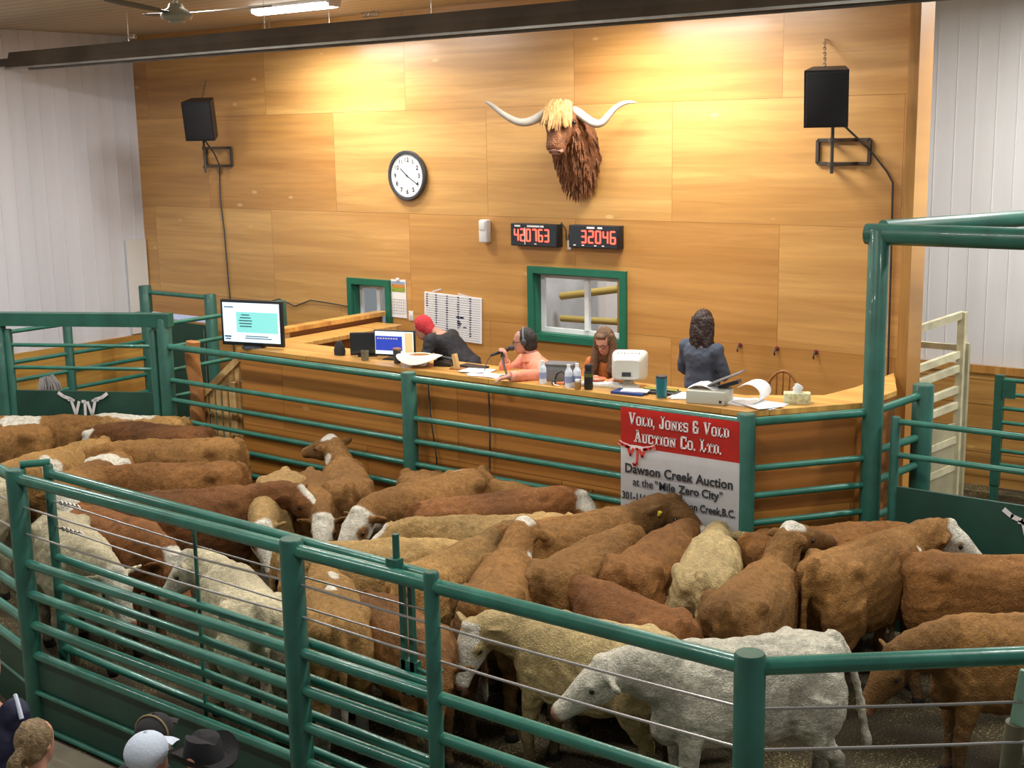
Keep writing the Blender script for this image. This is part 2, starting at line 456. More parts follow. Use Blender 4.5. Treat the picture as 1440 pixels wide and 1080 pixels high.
def dirt_mat():
    m = D.materials.new('dirt'); m.use_nodes = True
    nt = m.node_tree; N = nt.nodes; L = nt.links
    b = N['Principled BSDF']
    tc = N.new('ShaderNodeTexCoord')
    n = N.new('ShaderNodeTexNoise'); n.inputs['Scale'].default_value = 70; n.inputs['Detail'].default_value = 6; n.inputs['Roughness'].default_value = 0.7
    L.new(tc.outputs['Object'], n.inputs['Vector'])
    n2 = N.new('ShaderNodeTexNoise'); n2.inputs['Scale'].default_value = 1.6; n2.inputs['Detail'].default_value = 4
    L.new(tc.outputs['Object'], n2.inputs['Vector'])
    r = N.new('ShaderNodeValToRGB')
    e = r.color_ramp.elements
    e[0].position = 0.40; e[0].color = (0.030, 0.024, 0.014, 1)
    e[1].position = 0.68; e[1].color = (0.46, 0.37, 0.15, 1)
    x = e.new(0.56); x.color = (0.085, 0.064, 0.030, 1)
    ad = N.new('ShaderNodeMath'); ad.operation = 'MULTIPLY_ADD'; ad.inputs[1].default_value = 0.35; 
    L.new(n2.outputs['Fac'], ad.inputs[0])
    sb = N.new('ShaderNodeMath'); sb.operation = 'ADD'; sb.inputs[1].default_value = -0.175
    L.new(n.outputs['Fac'], sb.inputs[0]); L.new(sb.outputs[0], ad.inputs[2])
    L.new(ad.outputs[0], r.inputs[0])
    # scattered wood shavings
    vo = N.new('ShaderNodeTexVoronoi'); vo.inputs['Scale'].default_value = 34
    L.new(tc.outputs['Object'], vo.inputs['Vector'])
    rv = N.new('ShaderNodeValToRGB')
    rv.color_ramp.elements[0].position = 0.16; rv.color_ramp.elements[0].color = (1, 1, 1, 1)
    rv.color_ramp.elements[1].position = 0.26; rv.color_ramp.elements[1].color = (0, 0, 0, 1)
    L.new(vo.outputs['Distance'], rv.inputs[0])
    mul = N.new('ShaderNodeMath'); mul.operation = 'MULTIPLY'
    sel = N.new('ShaderNodeMapRange'); sel.inputs[1].default_value = 0.42; sel.inputs[2].default_value = 0.58
    L.new(n2.outputs['Fac'], sel.inputs[0]); L.new(rv.outputs[0], mul.inputs[0]); L.new(sel.outputs[0], mul.inputs[1])
    mxs = N.new('ShaderNodeMix'); mxs.data_type = 'RGBA'; mxs.inputs[7].default_value = (0.52, 0.42, 0.19, 1)
    L.new(mul.outputs[0], mxs.inputs[0]); L.new(r.outputs[0], mxs.inputs[6]); L.new(mxs.outputs[2], b.inputs['Base Color'])
    b.inputs['Roughness'].default_value = 0.95
    bp = N.new('ShaderNodeBump'); bp.inputs['Strength'].default_value = 0.7; bp.inputs['Distance'].default_value = 0.03
    L.new(n.outputs['Fac'], bp.inputs['Height']); L.new(bp.outputs[0], b.inputs['Normal'])
    MATS['dirt'] = m
dirt_mat()

def hide_mat():
    """cattle hide: the coat and its markings come from the animal's colour attribute; the curl of the coat is bump"""
    m = D.materials.new('cattle_hide'); m.use_nodes = True
    nt = m.node_tree; N = nt.nodes; L = nt.links
    b = N['Principled BSDF']
    at = N.new('ShaderNodeAttribute'); at.attribute_name = 'coat'
    tc = N.new('ShaderNodeTexCoord')
    n = N.new('ShaderNodeTexNoise'); n.inputs['Scale'].default_value = 16; n.inputs['Detail'].default_value = 7; n.inputs['Roughness'].default_value = 0.7; n.inputs['Distortion'].default_value = 1.5
    L.new(tc.outputs['Object'], n.inputs['Vector'])
    mr = N.new('ShaderNodeMapRange'); mr.inputs[1].default_value = 0.25; mr.inputs[2].default_value = 0.75; mr.inputs[3].default_value = 0.52; mr.inputs[4].default_value = 1.38
    L.new(n.outputs['Fac'], mr.inputs[0])
    mx = N.new('ShaderNodeMix'); mx.data_type = 'RGBA'; mx.blend_type = 'MULTIPLY'; mx.inputs[0].default_value = 1
    L.new(at.outputs['Color'], mx.inputs[6]); L.new(mr.outputs[0], mx.inputs[7])
    L.new(mx.outputs[2], b.inputs['Base Color'])
    b.inputs['Roughness'].default_value = 0.8
    b.inputs['Specular IOR Level'].default_value = 0.25
    n2 = N.new('ShaderNodeTexNoise'); n2.inputs['Scale'].default_value = 40; n2.inputs['Detail'].default_value = 5; n2.inputs['Distortion'].default_value = 2.0
    L.new(tc.outputs['Object'], n2.inputs['Vector'])
    bp = N.new('ShaderNodeBump'); bp.inputs['Strength'].default_value = 0.8; bp.inputs['Distance'].default_value = 0.03
    L.new(n2.outputs['Fac'], bp.inputs['Height']); L.new(bp.outputs[0], b.inputs['Normal'])
    MATS['cattle_hide'] = m
hide_mat()
M = MATS

# ------------------------------------------------------------------ the setting
def struct(name, mb, m, smooth=0):
    o = mb.build(name, m, None, smooth=smooth)
    o['kind'] = 'structure'
    return o

def wall_with_holes(mb, x0, x1, z0, z1, y0, y1, holes):
    xs = sorted({x0, x1, *[h[0] for h in holes], *[h[1] for h in holes]})
    zs = sorted({z0, z1, *[h[2] for h in holes], *[h[3] for h in holes]})
    for a, b in zip(xs[:-1], xs[1:]):
        for c, d in zip(zs[:-1], zs[1:]):
            if any(h[0] <= a and b <= h[1] and h[2] <= c and d <= h[3] for h in holes): continue
            mb.box(((a + b) / 2, (y0 + y1) / 2, (c + d) / 2), (b - a, y1 - y0, d - c))

W1 = (-3.42, -2.84, 1.81, 2.38)      # small window opening x0 x1 z0 z1
W2 = (-0.56, 0.60, 1.97, 2.66)       # large window opening
mb = MB(); wall_with_holes(mb, -7.6, 3.73, 0, CEIL, 0, 0.14, [W1, W2])
struct('wall_back', mb, M['plywood_wall'])
mb = MB().box((-7.70, -6.5, CEIL / 2), (0.2, 20.6, CEIL))
for i in range(62):                                   # standing ribs of the metal sheets
    y = -0.16 - i * 0.23
    mb.box((-7.597, y, (1.45 + CEIL) / 2), (0.010, 0.009, CEIL - 1.45 - .004))
struct('wall_left', mb, M['white_metal'])
mb = MB().box((-7.575, -6.6, 0.715), (0.045, 20.4, 1.43))
struct('trim_1', mb, M['wainscot'])
mb = MB().box((8.6, 3.62, CEIL / 2), (9.8 + 13, 0.2, CEIL))
for i in range(66):
    mb.box((-2.6 + i * 0.23, 3.517, (1.47 + CEIL) / 2), (0.009, 0.010, CEIL - 1.47 - .004))
struct('wall_right', mb, M['white_metal_back'])
mb = MB().box((8.1, 3.48, 0.72), (12.2, 0.05, 1.44))
struct('trim_2', mb, M['wainscot_back'])
struct('trim_3', MB().box((8.1, 3.445, 1.40), (12.2, 0.03, 0.09)), M['trim_board'])
mb = MB().box((3.79, 0.0, CEIL / 2), (0.10, 0.34, CEIL - .01))
struct('trim_4', mb, M['trim_board'])                   # corner board at the end of the plywood wall
struct('wall_side', MB().box((1.9, 1.88, CEIL / 2), (0.12, 3.2, CEIL)), M['office_grey'])
struct('ceiling', MB().box((2.2, -6.6, CEIL + .06), (20.2, 20.8, 0.12)), M['ceiling_boards'])
mb = MB().box((2.2, -6.6, -0.06), (20.2, 20.8, 0.12))
struct('floor', mb, M['dirt'])
mb = MB().box((1.0, -12.24, 0.011), (17, 10.52, 0.022))
struct('trim_5', mb, M['concrete'])                     # concrete walkway in front of the ring
struct('trim_6', MB().box((0.50, -1.22, 0.425), (6.55, 2.3, 0.85)), M['booth_floor'])   # raised floor of the booth
# office behind the small window and the pens behind the large one
struct('wall_partition', MB().box((-2.1, 1.85, CEIL / 2), (0.1, 3.3, CEIL)), M['office_grey'])

def window(n, W, big):
    x0, x1, z0, z1 = W
    t = MB()
    f = 0.075
    for (a, b, c, d) in ((x0 - f, x1 + f, z1, z1 + f), (x0 - f, x1 + f, z0 - f, z0), (x0 - f, x0, z0, z1), (x1, x1 + f, z0, z1)):
        t.box(((a + b) / 2, -0.025, (c + d) / 2), (b - a, 0.05, d - c))
    # deep painted reveal
    t.box((x0 + .006, 0.06, (z0 + z1) / 2), (0.012, 0.15, z1 - z0)); t.box((x1 - .006, 0.06, (z0 + z1) / 2), (0.012, 0.15, z1 - z0))
    t.box(((x0 + x1) / 2, 0.06, z0 + .006), (x1 - x0, 0.15, 0.012)); t.box(((x0 + x1) / 2, 0.06, z1 - .006), (x1 - x0, 0.15, 0.012))
    o = t.build('window_%d' % n, M['green_trim'], None, smooth=0); o['kind'] = 'structure'
    s = MB()
    g = 0.05
    X0, X1, Z0, Z1 = x0 + .012, x1 - .012, z0 + .012, z1 - .012
    yy = 0.115
    for (a, b, c, d) in ((X0, X1, Z1 - g, Z1), (X0, X1, Z0, Z0 + g), (X0, X0 + g, Z0 + g, Z1 - g), (X1 - g, X1, Z0 + g, Z1 - g)):
        s.box(((a + b) / 2, yy, (c + d) / 2), (b - a, 0.04, d - c))
    xm = X0 + (X1 - X0) * (0.56 if big else 0.60)
    s.box((xm, yy - .012, (Z0 + Z1) / 2), (0.055, 0.05, Z1 - Z0 - 2 * g))
    s.build('window_frame', M['window_white'], o, smooth=0)
    MB().box(((X0 + X1) / 2, yy + .01, (Z0 + Z1) / 2), (X1 - X0 - .04, 0.006, Z1 - Z0 - .04)).build('pane', M['pane_glass'], o, smooth=0)
window(1, W1, False)
window(2, W2, True)

# things seen through the windows
t = thing('pipe_railing', 'yellowish pipe railing in the pen seen through the large window', 'railing', (0, 2.4, 0))
b = MB()
b.tube([(-1.9, 0, 2.05), (1.2, 0, 2.55)], 0.05).tube([(-1.9, 0, 1.75), (1.2, 0, 1.80)], 0.045)
b.build('rail', M['yellow_pipe'], t)
for x in (-0.9, 0.9):
    MB().tube([(x, 0, 0), (x, 0, 3.2)], 0.09).build('post', M['yellow_pipe'], t)
t = thing('notice_board', 'office board with coloured notices seen through the small window', 'notice board', (-4.4, 3.501, 0))
MB().box((0, 0, 2.05), (2.2, 0.04, 1.5)).build('board', M['paper_grey'], t, smooth=0)
for (x, z, w, h, m) in ((-0.5, 2.25, .18, .14, 'banner_red'), (-.25, 1.95, .2, .26, 'maroon'), (0.3, 2.2, .35, .6, 'pale_blue_glow'), (-.62, 1.75, .2, .2, 'ink_grey'), (.05, 2.35, .14, .2, 'paper'), (0.4, 1.6, .3, .2, 'ink')):
    MB().box((x, -0.03, z), (w, 0.02, h)).build('notice', M[m], t, smooth=0)
# blue ribbon bundle on the sill of the small window
t = thing('ribbon_bundle', 'blue and white ribbon bundle on the sill of the small window', 'ribbon', (-3.22, 0.04, W1[2] + .012))
b = MB()
for k in range(9):
    a = random.uniform(-.5, .5); x = random.uniform(-.12, .16)
    b.box((x, random.uniform(-.03, .02), .02 + .012 * k), (0.20, 0.035, 0.010), rz=a)
b.build('ribbon', M['label_blue'], t)
MB().box((0.02, -.04, .10), (0.16, 0.03, 0.02), rz=.2).box((.1, -.04, .125), (0.05, .03, .02), rz=-.5).build('ribbon_tail', M['paper'], t)

# ------------------------------------------------------------------ ceiling: lamps, heater, fan
def fixture(x, y, p, label, z=CEIL):
    t = thing('ceiling_light', label, 'ceiling light', (x, y, z), 0, 'fluorescent ceiling lights')
    if z < CEIL:
        for sx in (-.5, .5): MB().tube([(sx, 0, 0), (sx, 0, CEIL - z)], .005, 6).build('hanger', M['chain_steel'], t)
    MB().box((0, 0, -0.025), (1.24, 0.20, 0.05), bevel=.008).build('housing', M['fixture_white'], t)
    MB().loft([((xx, 0, -0.05), (0, 1, 0), (0, 0, 1), .105 * k, .05 * k) for xx, k in ((-.60, .6), (-.585, 1), (.585, 1), (.60, .6))], seg=16).build('lens', M['lens'], t)
    for sx in (-1, 1):
        MB().box((sx * .61, 0, -.05), (.025, .17, .07), bevel=.006).build('end_cap', M['fixture_white'], t)
    l = D.lights.new('lamp', 'AREA'); l.shape = 'RECTANGLE'; l.size = 1.2; l.size_y = 0.2; l.energy = p
    l.color = (1.0, 0.97, 0.92)
    lo = D.objects.new('lamp_light', l); col.objects.link(lo); lo.parent = t; lo.location = (0, 0, -0.11)
names = ['lit fluorescent ceiling light above the heater, over the clock', 'fluorescent ceiling light over the bull head and the right half of the booth',
         'fluorescent ceiling light over the left end of the ring', 'fluorescent ceiling light over the left middle of the ring', 'fluorescent ceiling light over the right middle of the ring', 'fluorescent ceiling light over the right end of the ring',
         'fluorescent ceiling light over the left seats', 'fluorescent ceiling light over the middle seats', 'fluorescent ceiling light over the right seats', 'fluorescent ceiling light over the right gate', 'fluorescent ceiling light over the cream gate']
for (x, y, p), nm in zip(LIGHTS, names): fixture(x, y, p, nm)
for (x, y, z, p), nm in zip(WALL_LIGHTS, ('fluorescent light hung behind the heater above the clock', 'fluorescent light hung behind the heater right of the bull head')): fixture(x, y, p, nm, z)
t = thing('pen_light', 'work light of the pen behind the large window', 'light', (-0.2, 1.6, CEIL))
MB().box((0, 0, -.04), (1.2, .2, .08)).build('housing', M['fixture_white'], t)
l = D.lights.new('pen_lamp', 'AREA'); l.size = .8; l.energy = 170; lo = D.objects.new('lamp_light', l); col.objects.link(lo); lo.parent = t; lo.location = (0, 0, -.1)
t = thing('office_light', 'ceiling light of the office behind the small window', 'light', (-4.3, 1.6, CEIL))
MB().box((0, 0, -.04), (1.2, .2, .08)).build('housing', M['fixture_white'], t)
l = D.lights.new('office_lamp', 'AREA'); l.size = .8; l.energy = 190; lo = D.objects.new('lamp_light', l); col.objects.link(lo); lo.parent = t; lo.location = (0, 0, -.1)

HY, HZ = -2.2, 5.115
t = thing('radiant_heater', 'long brown radiant tube heater hung under the ceiling before the plywood wall', 'heater', (-1.5, HY, HZ))
prof = [(-.17, 0), (-.175, .015), (-.13, .10), (-.10, .20), (.10, .20), (.13, .10), (.175, .015), (.17, 0), (.15, .012), (.115, .095), (.085, .185), (-.085, .185), (-.115, .095), (-.15, .012)]
b = MB(); b.prism([(p[0], p[1]) for p in prof], -5.5, 9.6, plane='YZ'); b.build('reflector', M['heater_metal'], t, smooth=0)
b = MB()
for s in (-1, 1): b.box((2.05, s * .168, 0.0), (15.1, .018, .022))
b.build('rim', M['heater_rim'], t, smooth=0)
MB().tube([(-6.3, 0, .09), (9.7, 0, .09)], 0.05).build('burner_tube', M['dark_steel'], t)
for x in (-3.2, -.9, 1.4, 3.7, 6.0, 8.3):
    b = MB(); b.tube([(x, 0, .20), (x, 0, CEIL - HZ)], .004, 6)
    b.build('hanger_wire', M['chain_steel'], t)
for x in (-3.2, 0.6, 3.2):
    b = MB(); pts = []
    for k in range(60):
        a = k * 0.7; pts.append((x + .11 * (k / 59 - .5) * 2, .025 * math.cos(a) + .02, .26 + .025 * math.sin(a)))
    b.tube(pts, .004, 5); b.build('spring', M['chain_steel'], t)

t = thing('ceiling_fan', 'ceiling fan with long dark blades at the top left', 'ceiling fan', (0.33, -5.52, CEIL))
MB().tube([(0, 0, 0), (0, 0, -.50)], .018).build('down_rod', M['fan_brass'], t)
MB().lathe([(.001, 0), (.065, 0), (.06, -.05), (.02, -.07), (.001, -.07)], (0, 0, 0)).build('canopy', M['fan_brass'], t)
MB().lathe([(.001, .06), (.045, .06), (.06, .03), (.105, .0), (.115, -.03), (.10, -.055), (.06, -.06), (.055, -.075), (.001, -.075)], (0, 0, -.54)).build('motor', M['fan_brass'], t)
for k in range(3):
    a = math.radians(40 + 120 * k)
    b = MB()
    R = Matrix.Rotation(a, 3, 'Z')
    sec = []
    for r, w in ((.10, .03), (.18, .03), (.24, .055), (.50, .062), (.66, .05), (.69, .02)):
        c = R @ Vector((r, 0, -.545 + .07 * (r - .1))); u = R @ Vector((0, 1, .12)).normalized(); v = u.cross(R @ Vector((1, 0, 0)))
        sec.append((c, u, v, w, .005))
    b.loft(sec, seg=10); b.build('blade', M['fan_blade'], t)

# ------------------------------------------------------------------ pipe fences of the ring
NZ = [1.885, 1.265, 1.035, 0.805, 0.575]         # rail heights of the near fence
CZ = [1.685, 1.49]                               # its wire cables
def post(t, x, y, z1, r=.07, z0=0.0, name='post'):
    b = MB(); b.lathe([(.001, z0), (r, z0), (r, z1 - .012), (r - .008, z1), (.001, z1)], (x, y, 0), seg=24)
    return b.build(name, M['green_post'], t, world=True)
def rail(t, a, b_, r=.032, name='rail', m='green_pipe'):
    return MB().tube([a, b_], r, 14).build(name, M[m], t, world=True)
def cable(t, a, b_, r=.0075):
    a, b_ = Vector(a), Vector(b_)
    pts = [a.lerp(b_, k / 8) - Vector((0, 0, .02 * math.sin(PI * k / 8))) for k in range(9)]
    return MB().tube(pts, r, 8).build('cable', M['cable_steel'], t, world=True)

PA, PB, PC = (-0.02, -6.90), (2.79, -6.91), (5.70, -6.91)
t = thing('pipe_fence', 'long green pipe fence with wire cables along the near side of the ring', 'fence', (2.8, -6.91, 0))
for p in (PA, PB, PC): post(t, *p, 1.95)
post(t, 3.86, -6.92, 1.965, r=.042)
for z, r in zip(NZ, (.042, .034, .034, .034, .034)):
    rail(t, (PA[0], PA[1], z), (PB[0], PB[1], z), r); rail(t, (PB[0], PB[1], z), (PC[0], PC[1], z), r)
for z in CZ: cable(t, (*PA, z), (*PB, z)); cable(t, (*PB, z), (*PC, z))
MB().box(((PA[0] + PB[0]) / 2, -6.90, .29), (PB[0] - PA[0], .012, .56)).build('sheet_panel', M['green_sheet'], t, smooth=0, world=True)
rail(t, (PA[0], -6.925, .30), (PB[0], -6.925, .30), .018, 'sheet_rib')
rail(t, (PA[0], -6.925, .03), (PB[0], -6.925, .03), .022, 'sheet_rib')
rail(t, (PB[0], -6.91, .345), (PC[0], -6.91, .345), .034); rail(t, (PB[0], -6.91, .115), (PC[0], -6.91, .115), .034)

PD = (7.6, -5.27)
t = thing('pipe_fence', 'green pipe fence with two wire cables turning back at the near right corner', 'fence', (*PC, 0))
rail(t, (*PC, 1.885), (*PD, 1.885), .042)
for z in CZ: cable(t, (*PC, z), (*PD, z))
for z in NZ[1:]: rail(t, (*PC, z), (*PD, z), .034)
post(t, *PD, 1.95)

PE = (-3.0, -6.28)
t = thing('pipe_fence', 'green pipe fence running off the left edge beside the near corner post', 'fence', (*PA, 0))
for z, r in zip(NZ, (.042, .034, .034, .034, .034)): rail(t, (*PA, z), (*PE, z), r)
for z in CZ: cable(t, (*PA, z), (*PE, z))
post(t, *PE, 1.95)
a, c = Vector(PA), Vector(PE); m_ = (a + c) / 2
MB().box((m_.x, m_.y, .29), ((a - c).length, .012, .56), rz=math.atan2(c.y - a.y, c.x - a.x)).build('sheet_panel', M['green_sheet'], t, smooth=0, world=True)
rail(t, (*PA, .30), (*PE, .30), .018, 'sheet_rib')

# the swing gate folded back along the inside of the near fence
GA, GB = (0.10, -6.72), (3.80, -6.84)
t = thing('swing_gate', 'green pipe gate folded against the inside of the near fence', 'gate', (*GA, 0))
post(t, GA[0], GA[1], 1.965, r=.035, z0=.03, name='stile'); post(t, GB[0], GB[1], 1.93, r=.028, z0=.03, name='stile')
for z, r in zip((1.90, 1.285, 1.055, .825, .595, .365, .135), (.034, .028, .028, .028, .028, .028, .028)):
    rail(t, (*GA, z), (*GB, z), r)
for z in (1.70, 1.51): cable(t, (*GA, z), (*GB, z), .006)
rail(t, (-0.02, -6.86, 1.975), (0.10, -6.70, 1.975), .026, 'hinge_arm')
for z in (1.70, 1.51):
    b = MB()
    for k in range(5):
        x = .20 + .05 * k; b.tube([(x, -6.72, z), (x + .025, -6.72, z + .014), (x + .05, -6.72, z)], .006, 6).tube([(x, -6.72, z), (x + .025, -6.72, z - .014), (x + .05, -6.72, z)], .006, 6)
    b.build('turnbuckle', M['chain_steel'], t, world=True)
rail(t, (1.75, -6.775, 1.90), (1.75, -6.775, .15), .013, 'brace', 'green_post')
# spring latch
b = MB().box((3.56, -6.875, 1.925), (.075, .06, .085)).tube([(3.56, -6.86, 1.9), (3.56, -6.86, 2.10)], .02, 12)
b.build('latch_handle', M['green_post'], t, world=True)
for dx in (-.02, .045):
    MB().box((3.56 + dx, -6.80, 1.52), (.03, .03, .72)).build('latch_bar', M['green_post'], t, world=True)
MB().box((3.575, -6.79, 1.26), (.11, .05, .20)).tube([(3.62, -6.79, 1.32), (3.76, -6.79, 1.30), (3.80, -6.79, 1.36)], .012, 8).build('latch_plate', M['green_post'], t, world=True)

BZ = [1.90, 1.515, 1.285, 1.055, 0.83, .58, .34]
QA, QB, QC, QD = (-3.88, -2.61), (-0.157, -2.62), (3.45, -2.60), (4.13, -1.68)
t = thing('pipe_fence', 'green pipe fence along the front of the booth counter', 'fence', (-.157, -2.62, 0))
post(t, *QB, 1.965, .075); post(t, *QC, 1.975, .075)
for i, z in enumerate(BZ):
    r = .036 if i == 0 else .027
    rail(t, (*QA, z), (*QB, z), r); rail(t, (*QB, z), (*QC, z), r)
    rail(t, (*QC, z), (*QD, z), r)

# ------------------------------------------------------------------ left gate and the pens beyond
def longhorn(t, org, xdir, w, dy=-0.02, world=True, mname='vinyl_white', k=.055, vs=1.0):
    """the horned emblem: two sweeping horns over a V, a J and a V"""
    o, x = Vector(org), Vector(xdir).normalized()
    n = x.cross(Vector((0, 0, 1)))
    b = MB()
    def bar(pts, th):
        pts = [Vector((p[0], p[1] * vs)) for p in pts]
        for p, q in zip(pts[:-1], pts[1:]):
            d = (q - p).normalized(); e = Vector((-d.y, d.x)) * th / 2
            P = [p - d * th * .25 + e, q + d * th * .25 + e, q + d * th * .25 - e, p - d * th * .25 - e]
            lo = [b.bm.verts.new(o + (x * v.x + Vector((0, 0, 1)) * v.y) * w + n * .004) for v in P]
            hi = [b.bm.verts.new(o + (x * v.x + Vector((0, 0, 1)) * v.y) * w + n * .009) for v in P]
            b.bm.faces.new(lo); b.bm.faces.new(list(reversed(hi)))
            for i in range(4): b.bm.faces.new((lo[i], hi[i], hi[(i + 1) % 4], lo[(i + 1) % 4]))
    for s in (-1, 1):
        bar([(s * .5, .09), (s * .40, .02), (s * .27, -.02), (s * .22, -.05)], k * 1.15)
        bar([(s * .25, -.05), (s * .17, -.34), (s * .09, -.08)], k)
        bar([(s * .31, -.04), (s * .19, -.05)], k * .8)
    bar([(-.02, -.07), (.035, -.07), (.015, -.60), (-.02, -.68), (-.07, -.68), (-.09, -.62)], k)
    return b.build('longhorn_emblem', M[mname], t, smooth=0, world=world)

gd = Vector((-1.75, -.90)).normalized()
G0 = Vector(QA); G1 = G0 + gd * 2.06
t = thing('ring_gate', 'green ring gate on the left with white horned emblem on its lower sheet', 'gate', (*QA, 0))
post(t, *G0, 2.22, .085); post(t, *G1, 2.22, .085, name='post')
MB().beam((*(G0 + gd * -.09), 2.20), (*(G1 + gd * 1.2), 2.20), .15, .15).build('header_beam', M['green_post'], t, world=True)
gi0, gi1 = G0 + gd * .14, G1 - gd * .12
for p, nm in ((gi0, 'stile'), (gi1, 'stile')): post(t, *p, 2.08, .045, .06, nm)
for z in (1.895, 1.63): rail(t, (*gi0, z), (*gi1, z), .022)
mid = (gi0 + gi1) / 2
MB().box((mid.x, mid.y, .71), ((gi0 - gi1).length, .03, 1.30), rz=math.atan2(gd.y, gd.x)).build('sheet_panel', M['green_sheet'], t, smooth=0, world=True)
nrm = Vector((.4571, -.889))
e = Vector((-4.82, -3.07)) + nrm * .045
longhorn(t, (e.x, e.y, 1.285), (-gd.x, -gd.y, 0), .60)
longhorn_l = t

t = thing('pipe_fence', 'green pipe fence of the alley beyond the left ring gate', 'fence', (-6.58, -2.0, 0))
post(t, -6.58, -.82, 2.26, .085); post(t, -6.58, -2.07, 1.93, .06); post(t, -6.58, -3.6, 1.93, .06)
for z in (1.89, 1.50, 1.27, 1.04, .8, .55): rail(t, (-6.58, -3.6, z), (-6.58, -.82, z), .027)
t = thing('pipe_fence', 'green pipe fence running from the ring gate back to the booth wall', 'fence', (-3.9, -1.7, 0))
post(t, -3.92, -.80, 2.22, .075)
for z in (2.15, 1.88, 1.61, 1.3, 1.0): rail(t, (-3.89, -2.52, z), (-3.92, -.86, z), .025)
t = thing('alley_gate', 'dark green sheeted gate beyond the alley with glowing strip as lit gap above it', 'gate', (-5.9, -.8, 0))
post(t, -5.25, -.80, 2.22, .08)
rail(t, (-6.5, -.8, 2.17), (-5.33, -.8, 2.17), .03)
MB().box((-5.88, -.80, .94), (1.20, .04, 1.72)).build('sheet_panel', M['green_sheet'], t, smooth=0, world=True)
MB().box((-5.88, -.80, 1.87), (1.18, .03, .07)).build('lit_gap_strip', M['pale_blue_glow'], t, smooth=0, world=True)  # glowing strip stands in for light showing through a gap above the gate
MB().tube([(-5.36, -.84, 1.75), (-5.36, -.84, .9)], .012, 8).build('latch_rod', M['chain_steel'], t, world=True)

t = thing('wooden_post', 'weathered orange wooden post standing just right of the ring gate post', 'post', (-3.62, -2.42, 0))
b = MB(); pts = [(0.02 * math.sin(k * 1.3), .015 * math.cos(k * 1.7), k * .195) for k in range(11)]
b.tube(pts, [.085, .09, .082, .088, .08, .085, .088, .078, .082, .085, .08], 10); b.build('trunk', M['orange_wood'], t)

t = thing('slat_railing', 'wooden slat railing with sloping top at the left end of the booth', 'railing', (-3.2, -2.32, 0))
for k in range(7):
    x = -3.58 + .115 * k
    zt = 1.33 + .085 * k * 1.0
    MB().box((x, -2.32, zt / 2), (.07, .022, zt)).build('slat', M['pale_board'], t, smooth=0, world=True)
MB().beam((-3.66, -2.35, 1.27), (-2.80, -2.35, 1.90), .03, .08).build('top_rail', M['pale_board'], t, smooth=0, world=True)
MB().beam((-3.66, -2.35, .45), (-2.80, -2.35, .45), .03, .08).build('bottom_rail', M['pale_board'], t, smooth=0, world=True)
MB().box((-3.05, -2.32, .76), (.09, .09, 1.52)).build('newel', M['pale_board'], t, smooth=0, world=True)

t = thing('grey_mop', 'grey shaggy mop head hung on the alley fence behind the ring gate', 'mop', (-6.48, -2.50, 1.03))
t.scale = (.75, .75, .75)
b = MB()
for k in range(26):
    x, y = random.uniform(-.04, .04), random.uniform(-.20, .20)
    b.tube([(x, y * .6, .32 + random.uniform(-.03, .03)), (x + .05, y, .18), (x + random.uniform(.02, .07), y * 1.25, random.uniform(-.02, .06))], [.016, .02, .012], 6)
b.build('strands', M['mop_grey'], t)

# ------------------------------------------------------------------ right gate, arch and far pens
t = thing('ring_gate', 'green ring gate on the right with tall post and overhead arch', 'gate', (*QD, 0))
post(t, *QD, 3.40, .085)
MB().tube([(4.02, -1.67, 3.36), (8.6, -1.62, 3.36)], .085, 18).build('header_beam', M['green_post'], t, world=True)
MB().tube([(4.13, -1.60, 3.40), (4.85, -.05, 3.41), (6.2, 2.9, 3.41)], .07, 18).build('header_beam', M['green_post'], t, world=True)
post(t, 4.32, -1.66, 1.88, .04, .05, 'stile'); post(t, 7.4, -1.66, 1.88, .04, .05, 'stile'); post(t, 7.55, -1.62, 3.36, .085)
for z in (1.84, 1.56): rail(t, (4.32, -1.66, z), (7.4, -1.66, z), .024)
MB().box((5.86, -1.66, .67), (3.05, .03, 1.25)).build('sheet_panel', M['green_sheet'], t, smooth=0, world=True)
longhorn(t, (5.53, -1.68, 1.19), (1, 0, 0), .60)
t = thing('pipe_fence', 'short green pipe fence with thick post beside the right end of the booth', 'fence', (4.28, -1.0, 0))
post(t, 4.30, -1.0, 2.04, .09)
for z, z2 in ((1.90, 1.95), (1.56, 1.58), (1.30, 1.34), (1.0, 1.0), (.7, .7)): rail(t, (*QD, z), (4.30, -1.0, z2), .034)

t = thing('stock_gate', 'cream painted stock gate with sloping rails beyond the plywood wall', 'gate', (3.98, .9, 0))
MB().box((3.97, .93, 1.20), (.07, .09, 2.42)).build('post', M['cream_gate'], t, smooth=0, world=True)
MB().box((4.01, .98, 1.05), (.05, .06, 2.1)).build('hinge_post', M['cream_sheet'], t, smooth=0, world=True)
for z, d in ((2.385, .10), (2.0, .11), (1.86, .11), (1.65, .11), (1.49, .11), (1.14, .11), (.86, .11)):
    MB().beam((3.97, .93, z), (3.70, .24, z - d), .05, .07).build('rail', M['cream_gate'], t, smooth=0, world=True)
MB().beam((3.97, .96, 2.05), (3.15, .96, 2.05), .05, .06).build('brace', M['cream_gate'], t, smooth=0, world=True)
MB().box((3.845, .59, .68), (.02, .70, 1.24), rz=-.373).build('sheet_panel', M['cream_sheet'], t, smooth=0, world=True)

